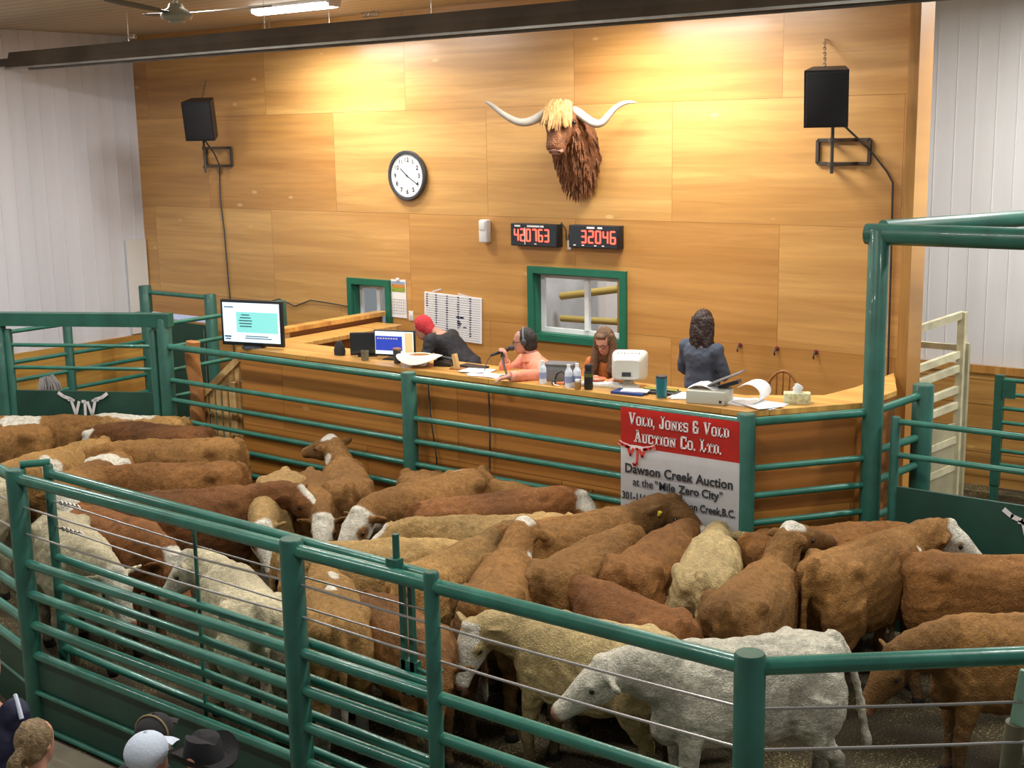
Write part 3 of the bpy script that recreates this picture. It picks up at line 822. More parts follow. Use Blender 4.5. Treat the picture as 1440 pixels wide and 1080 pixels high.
t = thing('pen_gate', 'green many-railed pen gate against the far right wooden wall', 'gate', (3.9, 2.6, 0))
MB().box((3.86, 2.6, .88), (.10, .06, 1.26)).build('stile', M['green_post'], t, smooth=0, world=True)
for z in (1.46, 1.30, 1.14, .98, .82, .66, .50): rail(t, (3.86, 2.6, z), (6.8, 2.62, z), .022)
post(t, 6.8, 2.62, 1.5, .05); 
MB().box((3.97, 2.57, 1.36), (.14, .02, .2)).build('latch_plate', M['green_post'], t, smooth=0, world=True)
MB().box((3.86, 2.6, .13), (.08, .06, .26)).build('foot', M['green_post'], t, smooth=0, world=True)

t = thing('brace_pole', 'leaning tan pole with mint green metal top at the right edge', 'pole', (6.58, -6.03, 0))
MB().tube([(-.10, .06, 0), (.03, -.05, 1.55)], .045, 14).build('pole', M['pole_tan'], t)
MB().box((.05, -.06, 1.66), (.06, .03, .30), rot=Matrix.Rotation(.12, 3, 'Y'), bevel=.004).build('sleeve', M['mint_paint'], t)
MB().ball((.10, -.02, 1.42), .030).tube([(.02, -.04, 1.42), (.10, -.02, 1.42)], .010, 8).build('knob', M['warm_plastic'], t)
# ------------------------------------------------------------------ booth
FY = -2.46                                   # face of the booth front
CT = 1.955                                   # top of the counter
t = thing('auction_counter', 'long plywood auction counter with pale wooden top behind the green rails', 'counter', (0.3, -2.3, 0))
outline = [(-2.83, FY), (3.38, FY), (4.03, -1.62), (4.06, -.98), (3.72, -.18), (3.72, -.40), (3.70, -1.05), (3.62, -1.5), (3.06, -1.86), (-2.40, -1.86), (-2.40, -.22), (-2.83, -.22)]
b = MB(); b.prism(outline, CT - .045, CT, plane='XY'); b.build('counter_top', M['counter_wood'], t, smooth=0, world=True)
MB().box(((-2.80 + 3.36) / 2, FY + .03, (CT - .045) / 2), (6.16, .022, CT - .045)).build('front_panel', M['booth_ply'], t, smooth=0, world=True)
def panel(t, a, c, z0, z1, m, name='side_panel', th=.022):
    a, c = Vector(a), Vector(c); k = (a + c) / 2
    return MB().box((k.x, k.y, (z0 + z1) / 2), ((c - a).length, th, z1 - z0), rz=math.atan2(c.y - a.y, c.x - a.x)).build(name, M[m], t, smooth=0, world=True)
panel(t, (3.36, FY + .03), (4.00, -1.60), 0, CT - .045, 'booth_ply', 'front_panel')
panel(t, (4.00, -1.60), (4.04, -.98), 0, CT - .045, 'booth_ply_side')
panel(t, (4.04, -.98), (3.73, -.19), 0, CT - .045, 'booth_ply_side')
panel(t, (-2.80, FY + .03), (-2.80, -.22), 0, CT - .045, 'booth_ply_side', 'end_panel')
t = thing('half_wall', 'low plywood wall with pale cap at the left end of the booth', 'half wall', (-2.8, -1.0, .85))
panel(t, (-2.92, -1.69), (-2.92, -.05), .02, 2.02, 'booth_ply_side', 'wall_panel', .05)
MB().box((-2.92, -.87, 2.04), (.17, 1.72, .05)).build('cap', M['counter_wood'], t, smooth=0, world=True)
MB().box((-2.92, -1.67, 1.5), (.09, .09, 1.03)).build('end_post', M['pale_board'], t, smooth=0, world=True)

# cables hanging down the booth front
def wire(name, pts, r, label, cat='cable', m='dark_grey', group=None):
    o = MB().tube(pts, r, 6).build(name, M[m], None)
    return tag(o, label, cat, group)
wire('hanging_cable', [(.72, -2.485, 1.90), (.735, -2.49, 1.5), (.72, -2.49, 1.1), (.73, -2.49, .5), (.73, -2.49, .12)], .008, 'black cable hanging down the booth front below the auctioneer', group=None)
wire('hanging_cable', [(-.03, -2.485, 1.90), (.0, -2.49, 1.5), (.06, -2.49, 1.1), (.02, -2.49, .5), (.03, -2.49, .12)], .008, 'black cable hanging down the booth front beside the middle fence post')

# banner
BY = -2.672
t = thing('auction_banner', 'red and white auction banner hung on the green rails', 'banner', (2.87, BY, 1.02))
def sheet(x0, x1, z0, z1, m, name, y=0.0):
    mb = MB(); nx, nz = 24, 20; g = []
    for j in range(nz + 1):
        row = []
        for i in range(nx + 1):
            x = x0 + (x1 - x0) * i / nx; z = z0 + (z1 - z0) * j / nz
            row.append(mb.bm.verts.new((x - 2.87, y + .003 * math.sin(x * 5) * (1.9 - z), z - 1.02)))
        g.append(row)
    for j in range(nz):
        for i in range(nx): mb.bm.faces.new((g[j][i], g[j][i + 1], g[j + 1][i + 1], g[j + 1][i]))
    bmesh.ops.solidify(mb.bm, geom=list(mb.bm.faces), thickness=.004)
    return mb.build(name, M[m], t)
sheet(2.305, 3.435, .62, 1.576, 'banner_white', 'white_field')
sheet(2.305, 3.435, 1.576, 1.915, 'banner_red', 'red_field')
def btext(s, x, z, size, m, name, bold=0.0, width=None, align='LEFT'):
    if ' ' in s.strip():
        full = text_mesh(s, size, bold, .0015, 'LEFT'); fx = [v.co.x for v in full.vertices]; fw = max(fx) - min(fx); D.meshes.remove(full)
        sc = (width / fw) if width else 1; pre = ''
        for wd in s.split(' '):
            if pre:
                pm = text_mesh(pre + '.', size, bold, .0015, 'LEFT'); dot = text_mesh('.', size, bold, .0015, 'LEFT')
                ox = max(v.co.x for v in pm.vertices) - max(v.co.x for v in dot.vertices); D.meshes.remove(pm); D.meshes.remove(dot)
            else: ox = 0
            wm = text_mesh(wd, size, bold, .0015, 'LEFT'); ww = max(v.co.x for v in wm.vertices) - min(v.co.x for v in wm.vertices); D.meshes.remove(wm)
            btext(wd, x + ox * sc, z, size, m, name, bold, ww * sc); pre += wd + ' '
        return
    me = text_mesh(s, size, bold, .0015, 'LEFT')
    xs = [v.co.x for v in me.vertices]; w = max(xs) - min(xs)
    sx = (width / w) if width else 1
    me.transform(Matrix.Translation((x - 2.87 - min(xs) * sx, -.0095, z - 1.02)) @ STAND @ Matrix.Diagonal((sx, 1, 1, 1)))
    return link_mesh(name, me, M[m], t)

# slab-serif capitals drawn stroke by stroke on a 0..1 grid
def slab(s, x, z, h, cap, m, name, gap=.13, width=None):
    G = {
        'V': (.92, [('b', .18, .93, .46, .04, .24), ('b', .74, .93, .46, .04, .13), ('s', 0, .90, .36, 1), ('s', .60, .90, .92, 1)]),
        'O': (.84, [('o', 0, 0, .84, 1)]),
        'L': (.74, [('s', .10, 0, .34, 1), ('s', 0, .87, .46, 1), ('s', 0, 0, .74, .16), ('s', .60, 0, .74, .36)]),
        'D': (.84, [('s', .10, 0, .34, 1), ('s', 0, .87, .5, 1), ('s', 0, 0, .5, .13), ('s', .60, .14, .84, .86), ('b', .45, .93, .74, .80, .16), ('b', .45, .07, .74, .20, .16)]),
        'J': (.70, [('s', .36, .12, .60, 1), ('s', .22, .87, .70, 1), ('s', .06, 0, .54, .14), ('s', 0, .05, .18, .34)]),
        'N': (.94, [('s', .10, 0, .26, 1), ('s', .68, 0, .84, 1), ('s', 0, 0, .38, .13), ('s', 0, .87, .34, 1), ('s', .56, .87, .94, 1), ('b', .20, .95, .76, .05, .22)]),
        'E': (.76, [('s', .10, 0, .34, 1), ('s', 0, .87, .76, 1), ('s', 0, 0, .76, .13), ('s', .3, .43, .56, .57), ('s', .63, .70, .76, 1), ('s', .63, 0, .76, .30), ('s', .48, .36, .58, .64)]),
        'S': (.72, [('s', .04, .86, .66, 1), ('s', 0, .56, .22, .94), ('s', .06, .43, .66, .58), ('s', .50, .06, .72, .48), ('s', .06, 0, .66, .14), ('s', 0, 0, .12, .30), ('s', .60, .70, .72, 1)]),
        '&': (.78, [('s', .08, 0, .62, .14), ('s', .08, .86, .56, 1), ('s', 0, .06, .22, .48), ('s', 0, .54, .22, .94), ('s', .10, .44, .50, .58), ('s', .50, .06, .72, .46), ('s', .46, .74, .64, .96), ('s', .44, .38, .78, .50)]),
        'A': (.94, [('b', .46, .96, .16, .05, .13), ('b', .48, .96, .76, .05, .24), ('s', .22, .27, .68, .39), ('s', 0, 0, .34, .12), ('s', .58, 0, .94, .12), ('s', .28, .88, .58, 1)]),
        'U': (.90, [('s', .10, .10, .34, 1), ('s', .62, .10, .78, 1), ('s', .16, 0, .72, .14), ('s', 0, .87, .44, 1), ('s', .54, .87, .90, 1)]),
        'C': (.78, [('s', .08, .86, .68, 1), ('s', .08, 0, .70, .14), ('s', 0, .08, .24, .92), ('s', .62, .64, .76, 1), ('s', .64, .06, .78, .34)]),
        'T': (.82, [('s', .29, 0, .53, 1), ('s', 0, .86, .82, 1), ('s', 0, .66, .12, 1), ('s', .70, .66, .82, 1), ('s', .17, 0, .65, .12)]),
        'I': (.46, [('s', .11, 0, .35, 1), ('s', 0, .87, .46, 1), ('s', 0, 0, .46, .13)]),
        ',': (.26, [('s', .0, 0, .22, .2), ('b', .16, .06, .06, -.2, .10)]),
        '.': (.26, [('s', 0, 0, .22, .2)]),
    }
    items = []; cx = 0
    for k, ch in enumerate(s):
        if ch == ' ': cx += .42 * h; items.append(None); continue
        big = ch.isupper() or ch in '&'
        hh = h if big else h * cap
        w, st = G[ch.upper()]
        ww = w * hh * (.80 if big else .92)
        items.append((cx, ww / w, hh, st)); cx += ww + gap * h * .55
    f = (width / cx) if width else 1
    y0, y1 = -.0105, -.0075
    def quad(P):
        lo = [mb.bm.verts.new((p[0], y0, p[1])) for p in P]; hi = [mb.bm.verts.new((p[0], y1, p[1])) for p in P]
        mb.bm.faces.new(lo); mb.bm.faces.new(list(reversed(hi)))
        for i in range(len(P)): mb.bm.faces.new((lo[i], hi[i], hi[(i + 1) % len(P)], lo[(i + 1) % len(P)]))
    words = [[]]
    for it in items:
        if it is None: words.append([])
        else: words[-1].append(it)
    for wi in words:
      mb = MB()
      for (ox, kx, hh, st) in wi:
        T = lambda u, v: ((x - 2.87) + (ox + u * kx) * f, (z - 1.02) + v * hh)
        for q in st:
            if q[0] == 's': quad([T(q[1], q[2]), T(q[3], q[2]), T(q[3], q[4]), T(q[1], q[4])])
            elif q[0] == 'b':
                w2 = q[5] / 2; quad([T(q[1] - w2, q[2]), T(q[1] + w2, q[2]), T(q[3] + w2, q[4]), T(q[3] - w2, q[4])])
            elif q[0] == 'o':
                for (a0, b0, a1, b1) in ((0, .2, .25, .8), (.59, .2, .84, .8), (.2, 0, .64, .13), (.2, .87, .64, 1)): quad([T(a0, b0), T(a1, b0), T(a1, b1), T(a0, b1)])
                for (p, q_) in (((0, .2), (.2, 0)), ((.64, 0), (.84, .2)), ((.84, .8), (.64, 1)), ((.2, 1), (0, .8))):
                    mx, my = .42, .5
                    inn = lambda c: (c[0] + (mx - c[0]) * .42, c[1] + (my - c[1]) * .30)
                    quad([T(*p), T(*q_), T(*inn(q_)), T(*inn(p))])
      mb.build(name, M[m], t, smooth=0)
slab('Vold, Jones & Vold', 2.392, 1.772, .105, .74, 'vinyl_white', 'lettering', width=.955)
slab('Auction Co. Ltd.', 2.445, 1.628, .105, .74, 'vinyl_white', 'lettering', width=.835)
btext('Dawson Creek Auction', 2.355, 1.352, .112, 'ink', 'lettering', .0022, 1.015)
btext('at the', 2.432, 1.245, .098, 'ink', 'lettering', .0005, .195)
btext('"', 2.650, 1.245, .098, 'ink', 'lettering', .0005)
btext('Mile Zero City', 2.692, 1.245, .098, 'ink', 'lettering', .0018, .562)
btext('"', 3.262, 1.245, .098, 'ink', 'lettering', .0005)
btext('301-116th Ave., Dawson Creek,B.C.', 2.325, 1.117, .090, 'ink', 'lettering', .0015, 1.08)
btext('Paw', 2.36, 1.005, .085, 'maroon', 'lettering', .004)
btext('66', 3.25, 1.005, .085, 'maroon', 'lettering', .004)
longhorn(t, (2.47 - 2.87, -.008, 1.585 - 1.02), (1, 0, 0), .345, world=False, mname='banner_red', k=.058, vs=.68)
def outline_horn():
    # white keyline along the horns where they cross the red field
    mb = MB()
    for s in (-1, 1):
        pts = [(s * .52, .065), (s * .40, .014), (s * .27, -.014), (s * .20, -.03), (s * .0, -.02)]
        for p, q in zip(pts[:-1], pts[1:]):
            p, q = Vector(p), Vector(q); d = (q - p).normalized(); e = Vector((-d.y, d.x)) * .058
            P = [p + e, q + e, q - e, p - e]
            f = [mb.bm.verts.new((2.47 - 2.87 + v.x * .345, -.0115, 1.585 - 1.02 + v.y * .345)) for v in P]
            hi = [mb.bm.verts.new((2.47 - 2.87 + v.x * .345, -.0095, 1.585 - 1.02 + v.y * .345)) for v in P]
            mb.bm.faces.new(f); mb.bm.faces.new(list(reversed(hi)))
            for i in range(4): mb.bm.faces.new((f[i], hi[i], hi[(i + 1) % 4], f[(i + 1) % 4]))
    mb.build('emblem_outline', M['vinyl_white'], t, smooth=0)
outline_horn()

# television on the left end of the counter
t = thing('television', 'flat screen television with teal listing on the left end of the counter', 'television', (-2.66, -2.36, CT), math.radians(14))
t.scale = (.86, .86, .90)
MB().box((0, 0, .30), (.93, .05, .56), bevel=.012).build('cabinet', M['black_plastic'], t)
MB().box((0, -.028, .305), (.85, .006, .48)).build('screen', M['screen_pale'], t, smooth=0)
scr = t.children[-1]
MB().box((.09, -.033, .31), (.62, .004, .25)).build('screen_panel', M['screen_teal'], scr, smooth=0)
b = MB()
for z in (.40, .365, .33, .295, .26): b.box((-.08, -.036, z), (random.uniform(.12, .2), .003, .012))
b.box((-.36, -.034, .13), (.10, .003, .018)).box((-.36, -.034, .10), (.08, .003, .014)).box((-.33, -.034, .49), (.14, .003, .012))
b.box((.08, -.034, .14), (.34, .003, .010)).box((.10, -.034, .115), (.40, .003, .010))
b.build('screen_text', M['screen_ink'], t, smooth=0)
MB().lathe([(.001, 0), (.16, 0), (.15, .018), (.03, .03), (.025, .06), (.001, .06)], (0, 0.01, 0)).build('stand', M['black_plastic'], t)

# ------------------------------------------------------------------ on the plywood wall
# clock
t = thing('wall_clock', 'round wall clock with white dial and dark rim on the plywood wall', 'clock', (-2.415, -.002, 3.735))
MB().lathe([(.001, -.0), (.285, -.0), (.298, -.02), (.298, -.05), (.288, -.062), (.262, -.060), (.255, -.035), (.001, -.035)], (0, 0, 0), 48, 'Y').build('rim', M['dark_grey'], t)
MB().lathe([(.001, -.036), (.254, -.036), (.254, -.039), (.001, -.039)], (0, 0, 0), 48, 'Y').build('dial', M['paper'], t)
mb = MB()
for k in range(1, 13):
    me = text_mesh(str(k), .075, .0015, .0008, 'CENTER')
    a = PI / 2 - k * PI / 6
    mb.mesh_from(me, Matrix.Translation((.19 * math.cos(a), -.041, .19 * math.sin(a) - .026)) @ STAND); D.meshes.remove(me)
dial = [o for o in t.children if o.name.startswith('dial')][0]
mb.build('numerals', M['ink'], dial, smooth=0)
mb = MB()
for k in range(60):
    a = k * PI / 30; mb.box((.240 * math.cos(a), -.0405, .240 * math.sin(a)), (.012, .002, .003), rot=Matrix.Rotation(-a, 3, 'Y'))
mb.build('minute_marks', M['ink'], dial, smooth=0)
def hand(name, deg, l, w):
    a = math.radians(90 - deg); d = Vector((math.cos(a), 0, math.sin(a)))
    MB().beam(Vector((0, -.044, 0)) - d * .03, Vector((0, -.044, 0)) + d * l, .003, w).build(name, M['ink'], t, smooth=0)
hand('hour_hand', 310, .13, .012); hand('minute_hand', 122, .205, .009)
MB().lathe([(.001, -.040), (.012, -.040), (.012, -.048), (.001, -.048)], (0, 0, 0), 16, 'Y').build('hub', M['ink'], t)

# white wall unit
t = thing('air_freshener', 'white rounded dispenser on the plywood wall left of the red displays', 'dispenser', (-1.23, 0, 2.975))
MB().box((0, -.05, .135), (.125, .10, .265), bevel=.025).build('case', M['white_plastic'], t)
MB().box((0, -.103, .20), (.085, .01, .10), bevel=.004).build('cover', M['white_plastic'], t)

# red number displays
SEG = {'0': 'abcdef', '1': 'bc', '2': 'abged', '3': 'abgcd', '4': 'fgbc', '5': 'afgcd', '6': 'afgedc', '7': 'abc', '8': 'abcdefg', '9': 'abcdfg'}
def display(name, label, x0, x1, z0, z1, digits, dx0, dw, titles, marks):
    t = thing(name, label, 'number display', ((x0 + x1) / 2, 0, z0), 0, None)
    W, H = x1 - x0, z1 - z0
    MB().box((0, -.055, H / 2), (W, .11, H), bevel=.004).build('case', M['black_plastic'], t)
    fp = MB().box((0, -.113, H * .5), (W * .97, .006, H * .92)).build('faceplate', M['glass_dark'], t, smooth=0)
    for k, ch in enumerate(digits):
        cx = dx0 + k * dw; cz = H * .50; w, h, th = dw * .30, H * .255, .016
        mb = MB()
        P = {'a': ((cx - w, cz + h), (cx + w, cz + h)), 'd': ((cx - w, cz - h), (cx + w, cz - h)), 'g': ((cx - w, cz), (cx + w, cz)),
             'f': ((cx - w, cz), (cx - w, cz + h)), 'b': ((cx + w, cz), (cx + w, cz + h)), 'e': ((cx - w, cz - h), (cx - w, cz)), 'c': ((cx + w, cz - h), (cx + w, cz))}
        for s in SEG[ch]:
            a, c = P[s]; mb.beam((a[0], -.118, a[1]), (c[0], -.118, c[1]), .004, th)
        mb.build('digit', M['led_red'], fp, smooth=0)
    mb = MB()
    for (mx, mw) in titles: mb.box((mx, -.117, H * .90), (mw, .003, .020))
    mb.build('title_strip', M['paper'], t, smooth=0)
    mb = MB()
    for mx in marks: mb.box((mx, -.117, H * .12), (.03, .003, .012))
    mb.build('unit_mark', M['vinyl_white'], t, smooth=0)
    return t
t = display('number_display', 'left red number display reading 420763', -.81, -.17, 2.965, 3.215, '420763', -.235, .084, [(-.22, .08), (.0, .17), (.12, .05)], [.03])
MB().box((-.115, -.119, .115), (.010, .004, .19)).build('divider', M['vinyl_white'], t, smooth=0)
t = display('number_display', 'right red number display reading 32046', -.01, .63, 2.975, 3.22, '32046', -.12, .094, [(-.03, .10), (.09, .06)], [-.24, -.13, .03, .13])
MB().box((-.36, -.03, .02), (.05, .04, .10)).build('plug', M['warm_plastic'], t, smooth=0)
wire('display_cable', [(-.17, -.06, 3.17), (-.13, -.08, 3.24), (-.09, -.05, 3.16), (-.10, -.03, 3.05), (-.05, -.03, 3.0), (-.06, -.04, 3.10), (-.01, -.05, 3.16)], .007, 'looped black cable between the two red number displays')

# calendar, switch, schedule board
t = thing('calendar', 'wall calendar with field picture beside the small window', 'calendar', (-2.645, -.001, 2.0))
MB().box((0, -.006, .235), (.245, .008, .47)).build('sheet', M['paper'], t, smooth=0)
mb = MB(); mb.box((0, -.0115, .38), (.22, .003, .09)); mb.build('picture', M['cal_orange'], t, smooth=0)
MB().box((0, -.0115, .345), (.22, .0035, .05)).build('picture', M['cal_green'], t, smooth=0)
MB().box((0, -.0115, .43), (.22, .0035, .035)).build('picture', M['cal_sky'], t, smooth=0)
mb = MB()
for k in range(6): mb.box((0, -.0112, .05 + .035 * k), (.21, .002, .002))
for k in range(8): mb.box((-.105 + .03 * k, -.0112, .1375), (.002, .002, .175))
mb.build('date_grid', M['ink_grey'], t, smooth=0)
MB().box((0, -.014, .475), (.05, .02, .035), bevel=.004).build('clip', M['white_plastic'], t)
t = thing('light_switch', 'white light switch on the plywood wall below the calendar', 'light switch', (-2.455, 0, 1.975))
MB().box((0, -.004, .06), (.075, .008, .12), bevel=.003).build('plate', M['white_plastic'], t)
MB().box((0, -.011, .062), (.012, .010, .026)).build('toggle', M['white_plastic'], t, smooth=0)
t = thing('schedule_board', 'white schedule board with ruled columns hung on the plywood wall', 'board', (-1.79, -.002, 1.79), 0)
x0, x1, H = -.44, .44, .545
tilt = Matrix.Rotation(math.radians(1.7), 3, 'Y')
b = MB().box((0, -.008, H / 2), (.89, .012, H), bevel=.003); b.bm.transform(tilt.to_4x4()); b.build('panel', M['paper'], t, smooth=0)
mb = MB()
for k in range(1, 20): mb.box((0, -.0152, H * k / 20), (.85, .0015, .0030))
mb.bm.transform(tilt.to_4x4()); mb.build('ruled_lines', M['ink_grey'], t, smooth=0)
mb = MB()
for cx, n in ((-.40, 6), (-.255, 13), (-.085, 18), (.09, 14), (.275, 17)):
    for k in range(n):
        z = H * (19.3 - k * 18.5 / 18) / 20 - .004
        mb.box((cx, -.0165, z), (random.uniform(.018, .034), .0015, .013))
for k in range(9): mb.box((random.uniform(.06, .22), -.0165, H * random.uniform(.25, .55)), (.05, .0015, .012), rz=0)
mb.bm.transform(tilt.to_4x4()); mb.build('entries', M['ink_blue'], t, smooth=0)
MB().beam((-.30, -.012, H + .02), (-.16, -.012, H + .06), .003, .016).beam((.10, -.012, H + .02), (.28, -.012, H - .01), .003, .016).build('tape', M['vinyl_white'], t, smooth=0)

# hooks on the wall at the right
for i, x in enumerate((2.034, 2.445, 2.863)):
    t = thing('wall_hook', ('dark coat hook on the plywood wall beside the standing woman', 'dark coat hook on the plywood wall, middle of three in a row', 'dark coat hook on the plywood wall above the wooden chair')[i], 'hook', (x, 0, 2.05), 0, 'coat hooks on the plywood wall')
    MB().lathe([(.001, 0), (.022, 0), (.022, -.012), (.001, -.012)], (0, 0, 0), 14, 'Y').build('plate', M['maroon'], t)
    MB().tube([(0, -.01, 0), (0, -.05, -.01), (0, -.07, -.035), (0, -.06, -.06)], .009, 8).build('prong', M['dark_steel'], t)

# speakers
def speaker(label, loc, rz, tilt, blabel, wx, mirror):
    t = thing('loudspeaker', label, 'loudspeaker', loc, rz, None)
    R = Matrix.Rotation(tilt, 3, 'X')
    def tr(mb): mb.bm.transform(R.to_4x4()); return mb
    W, H, Dp = .385, .50, .30
    out = [(-W / 2, -Dp / 2), (W / 2, -Dp / 2), (W / 2 - .05, Dp / 2), (-W / 2 + .05, Dp / 2)]
    b = MB(); b.prism(out, -H / 2, H / 2, plane='XY'); tr(b).build('cabinet', M['black_plastic'], t, smooth=20)
    tr(MB().box((0, -Dp / 2 - .008, 0), (W * .90, .018, H * .93), bevel=.006)).build('grille', M['black_grille'], t)
    return t
sl = speaker('black loudspeaker leaning from its bracket at the left of the plywood wall', (-5.42, -.62, 4.46), math.radians(32), math.radians(12), '', 0, 1)
sr = speaker('black loudspeaker leaning from its bracket at the right of the plywood wall', (3.20, -.66, 4.48), math.radians(20), math.radians(9), '', 0, 1)
def chain(label, a, c):
    a, c = Vector(a), Vector(c); n = 11
    o = MB()
    d = (c - a) / n
    dn, u, v = frame_for(d)
    for k in range(n):
        p = a + d * (k + .5); ax = u if k % 2 else v
        pts = [p + dn * (d.length * .68) * math.cos(q * PI / 4) + ax * .013 * math.sin(q * PI / 4) for q in range(9)]
        o.tube(pts, .0045, 6, caps=False)
    o = o.build('chain', M['chain_steel'], None)
    return tag(o, label, 'chain')
chain('safety chain from the plywood wall to the left loudspeaker', (-6.02, -.02, 4.98), (-5.46, -.56, 4.71))
chain('safety chain from the plywood wall to the right loudspeaker', (2.87, -.02, 5.02), (3.13, -.58, 4.73))
def bracket(label, x0, x1, z0, z1, px, py, zp):
    t = thing('speaker_bracket', label, 'bracket', ((x0 + x1) / 2, 0, z0))
    b = MB()
    for z in (z0, z1): b.beam((x0, -.02, z), (x1, -.02, z), .03, .03)
    for x in (x0, x1): b.beam((x, -.02, z0), (x, -.02, z1), .03, .03)
    b.build('wall_frame', M['dark_steel'], t, smooth=0, world=True)
    for z in (z0, z1):
        b = MB().beam((x0 + .12, -.03, z), (px, py, z), .03, .03).beam((x1 - .12, -.03, z), (px, py, z), .03, .03)
        b.build('arm', M['dark_steel'], t, smooth=0, world=True)
    MB().tube([(px, py, z0 - .08), (px, py, zp)], .016, 10).build('mast', M['dark_steel'], t, world=True)
    for z in (z0, z1): MB().tube([(px, py, z - .02), (px, py, z + .02)], .028, 10).build('collar', M['dark_steel'], t, world=True)
bracket('steel wall bracket under the left loudspeaker', -6.10, -5.58, 3.85, 4.09, -5.60, -.46, 4.30)
bracket('steel wall bracket under the right loudspeaker', 2.83, 3.345, 3.875, 4.095, 3.17, -.46, 4.30)
wire('speaker_cable', [(3.30, -.58, 4.25), (3.33, -.3, 4.12), (3.36, -.05, 4.0), (3.52, -.02, 3.80), (3.58, -.02, 3.70), (3.59, -.02, 3.0), (3.60, -.02, 2.0), (3.60, -.02, 1.2)], .010, 'black speaker cable running down the right edge of the plywood wall')
wire('speaker_cable', [(-5.55, -.5, 4.22), (-5.7, -.2, 4.0), (-5.84, -.02, 3.86), (-5.86, -.02, 3.4), (-5.82, -.02, 3.0), (-5.78, -.02, 2.0), (-5.76, -.02, 1.3)], .010, 'black speaker cable running down the left of the plywood wall')
wire('wall_wire', [(-5.1, -.015, 2.02), (-4.8, -.015, 2.1), (-4.5, -.015, 2.02), (-4.2, -.015, 2.12), (-3.8, -.015, 2.1), (-3.5, -.015, 2.08)], .008, 'thin dark wire strung along the plywood wall behind the television', 'wire')
o = MB().box((-7.57, -.19, 2.13), (.03, .34, 1.36)).build('access_panel', M['white_plastic'], None, smooth=0)
tag(o, 'white access panel on the left metal wall beside the plywood corner', 'panel')
o = MB().box((-7.53, -2.95, 5.2), (.12, .16, .30), bevel=.01).build('junction_box', M['orange_plastic'], None)
tag(o, 'small orange box high on the left metal wall', 'box')

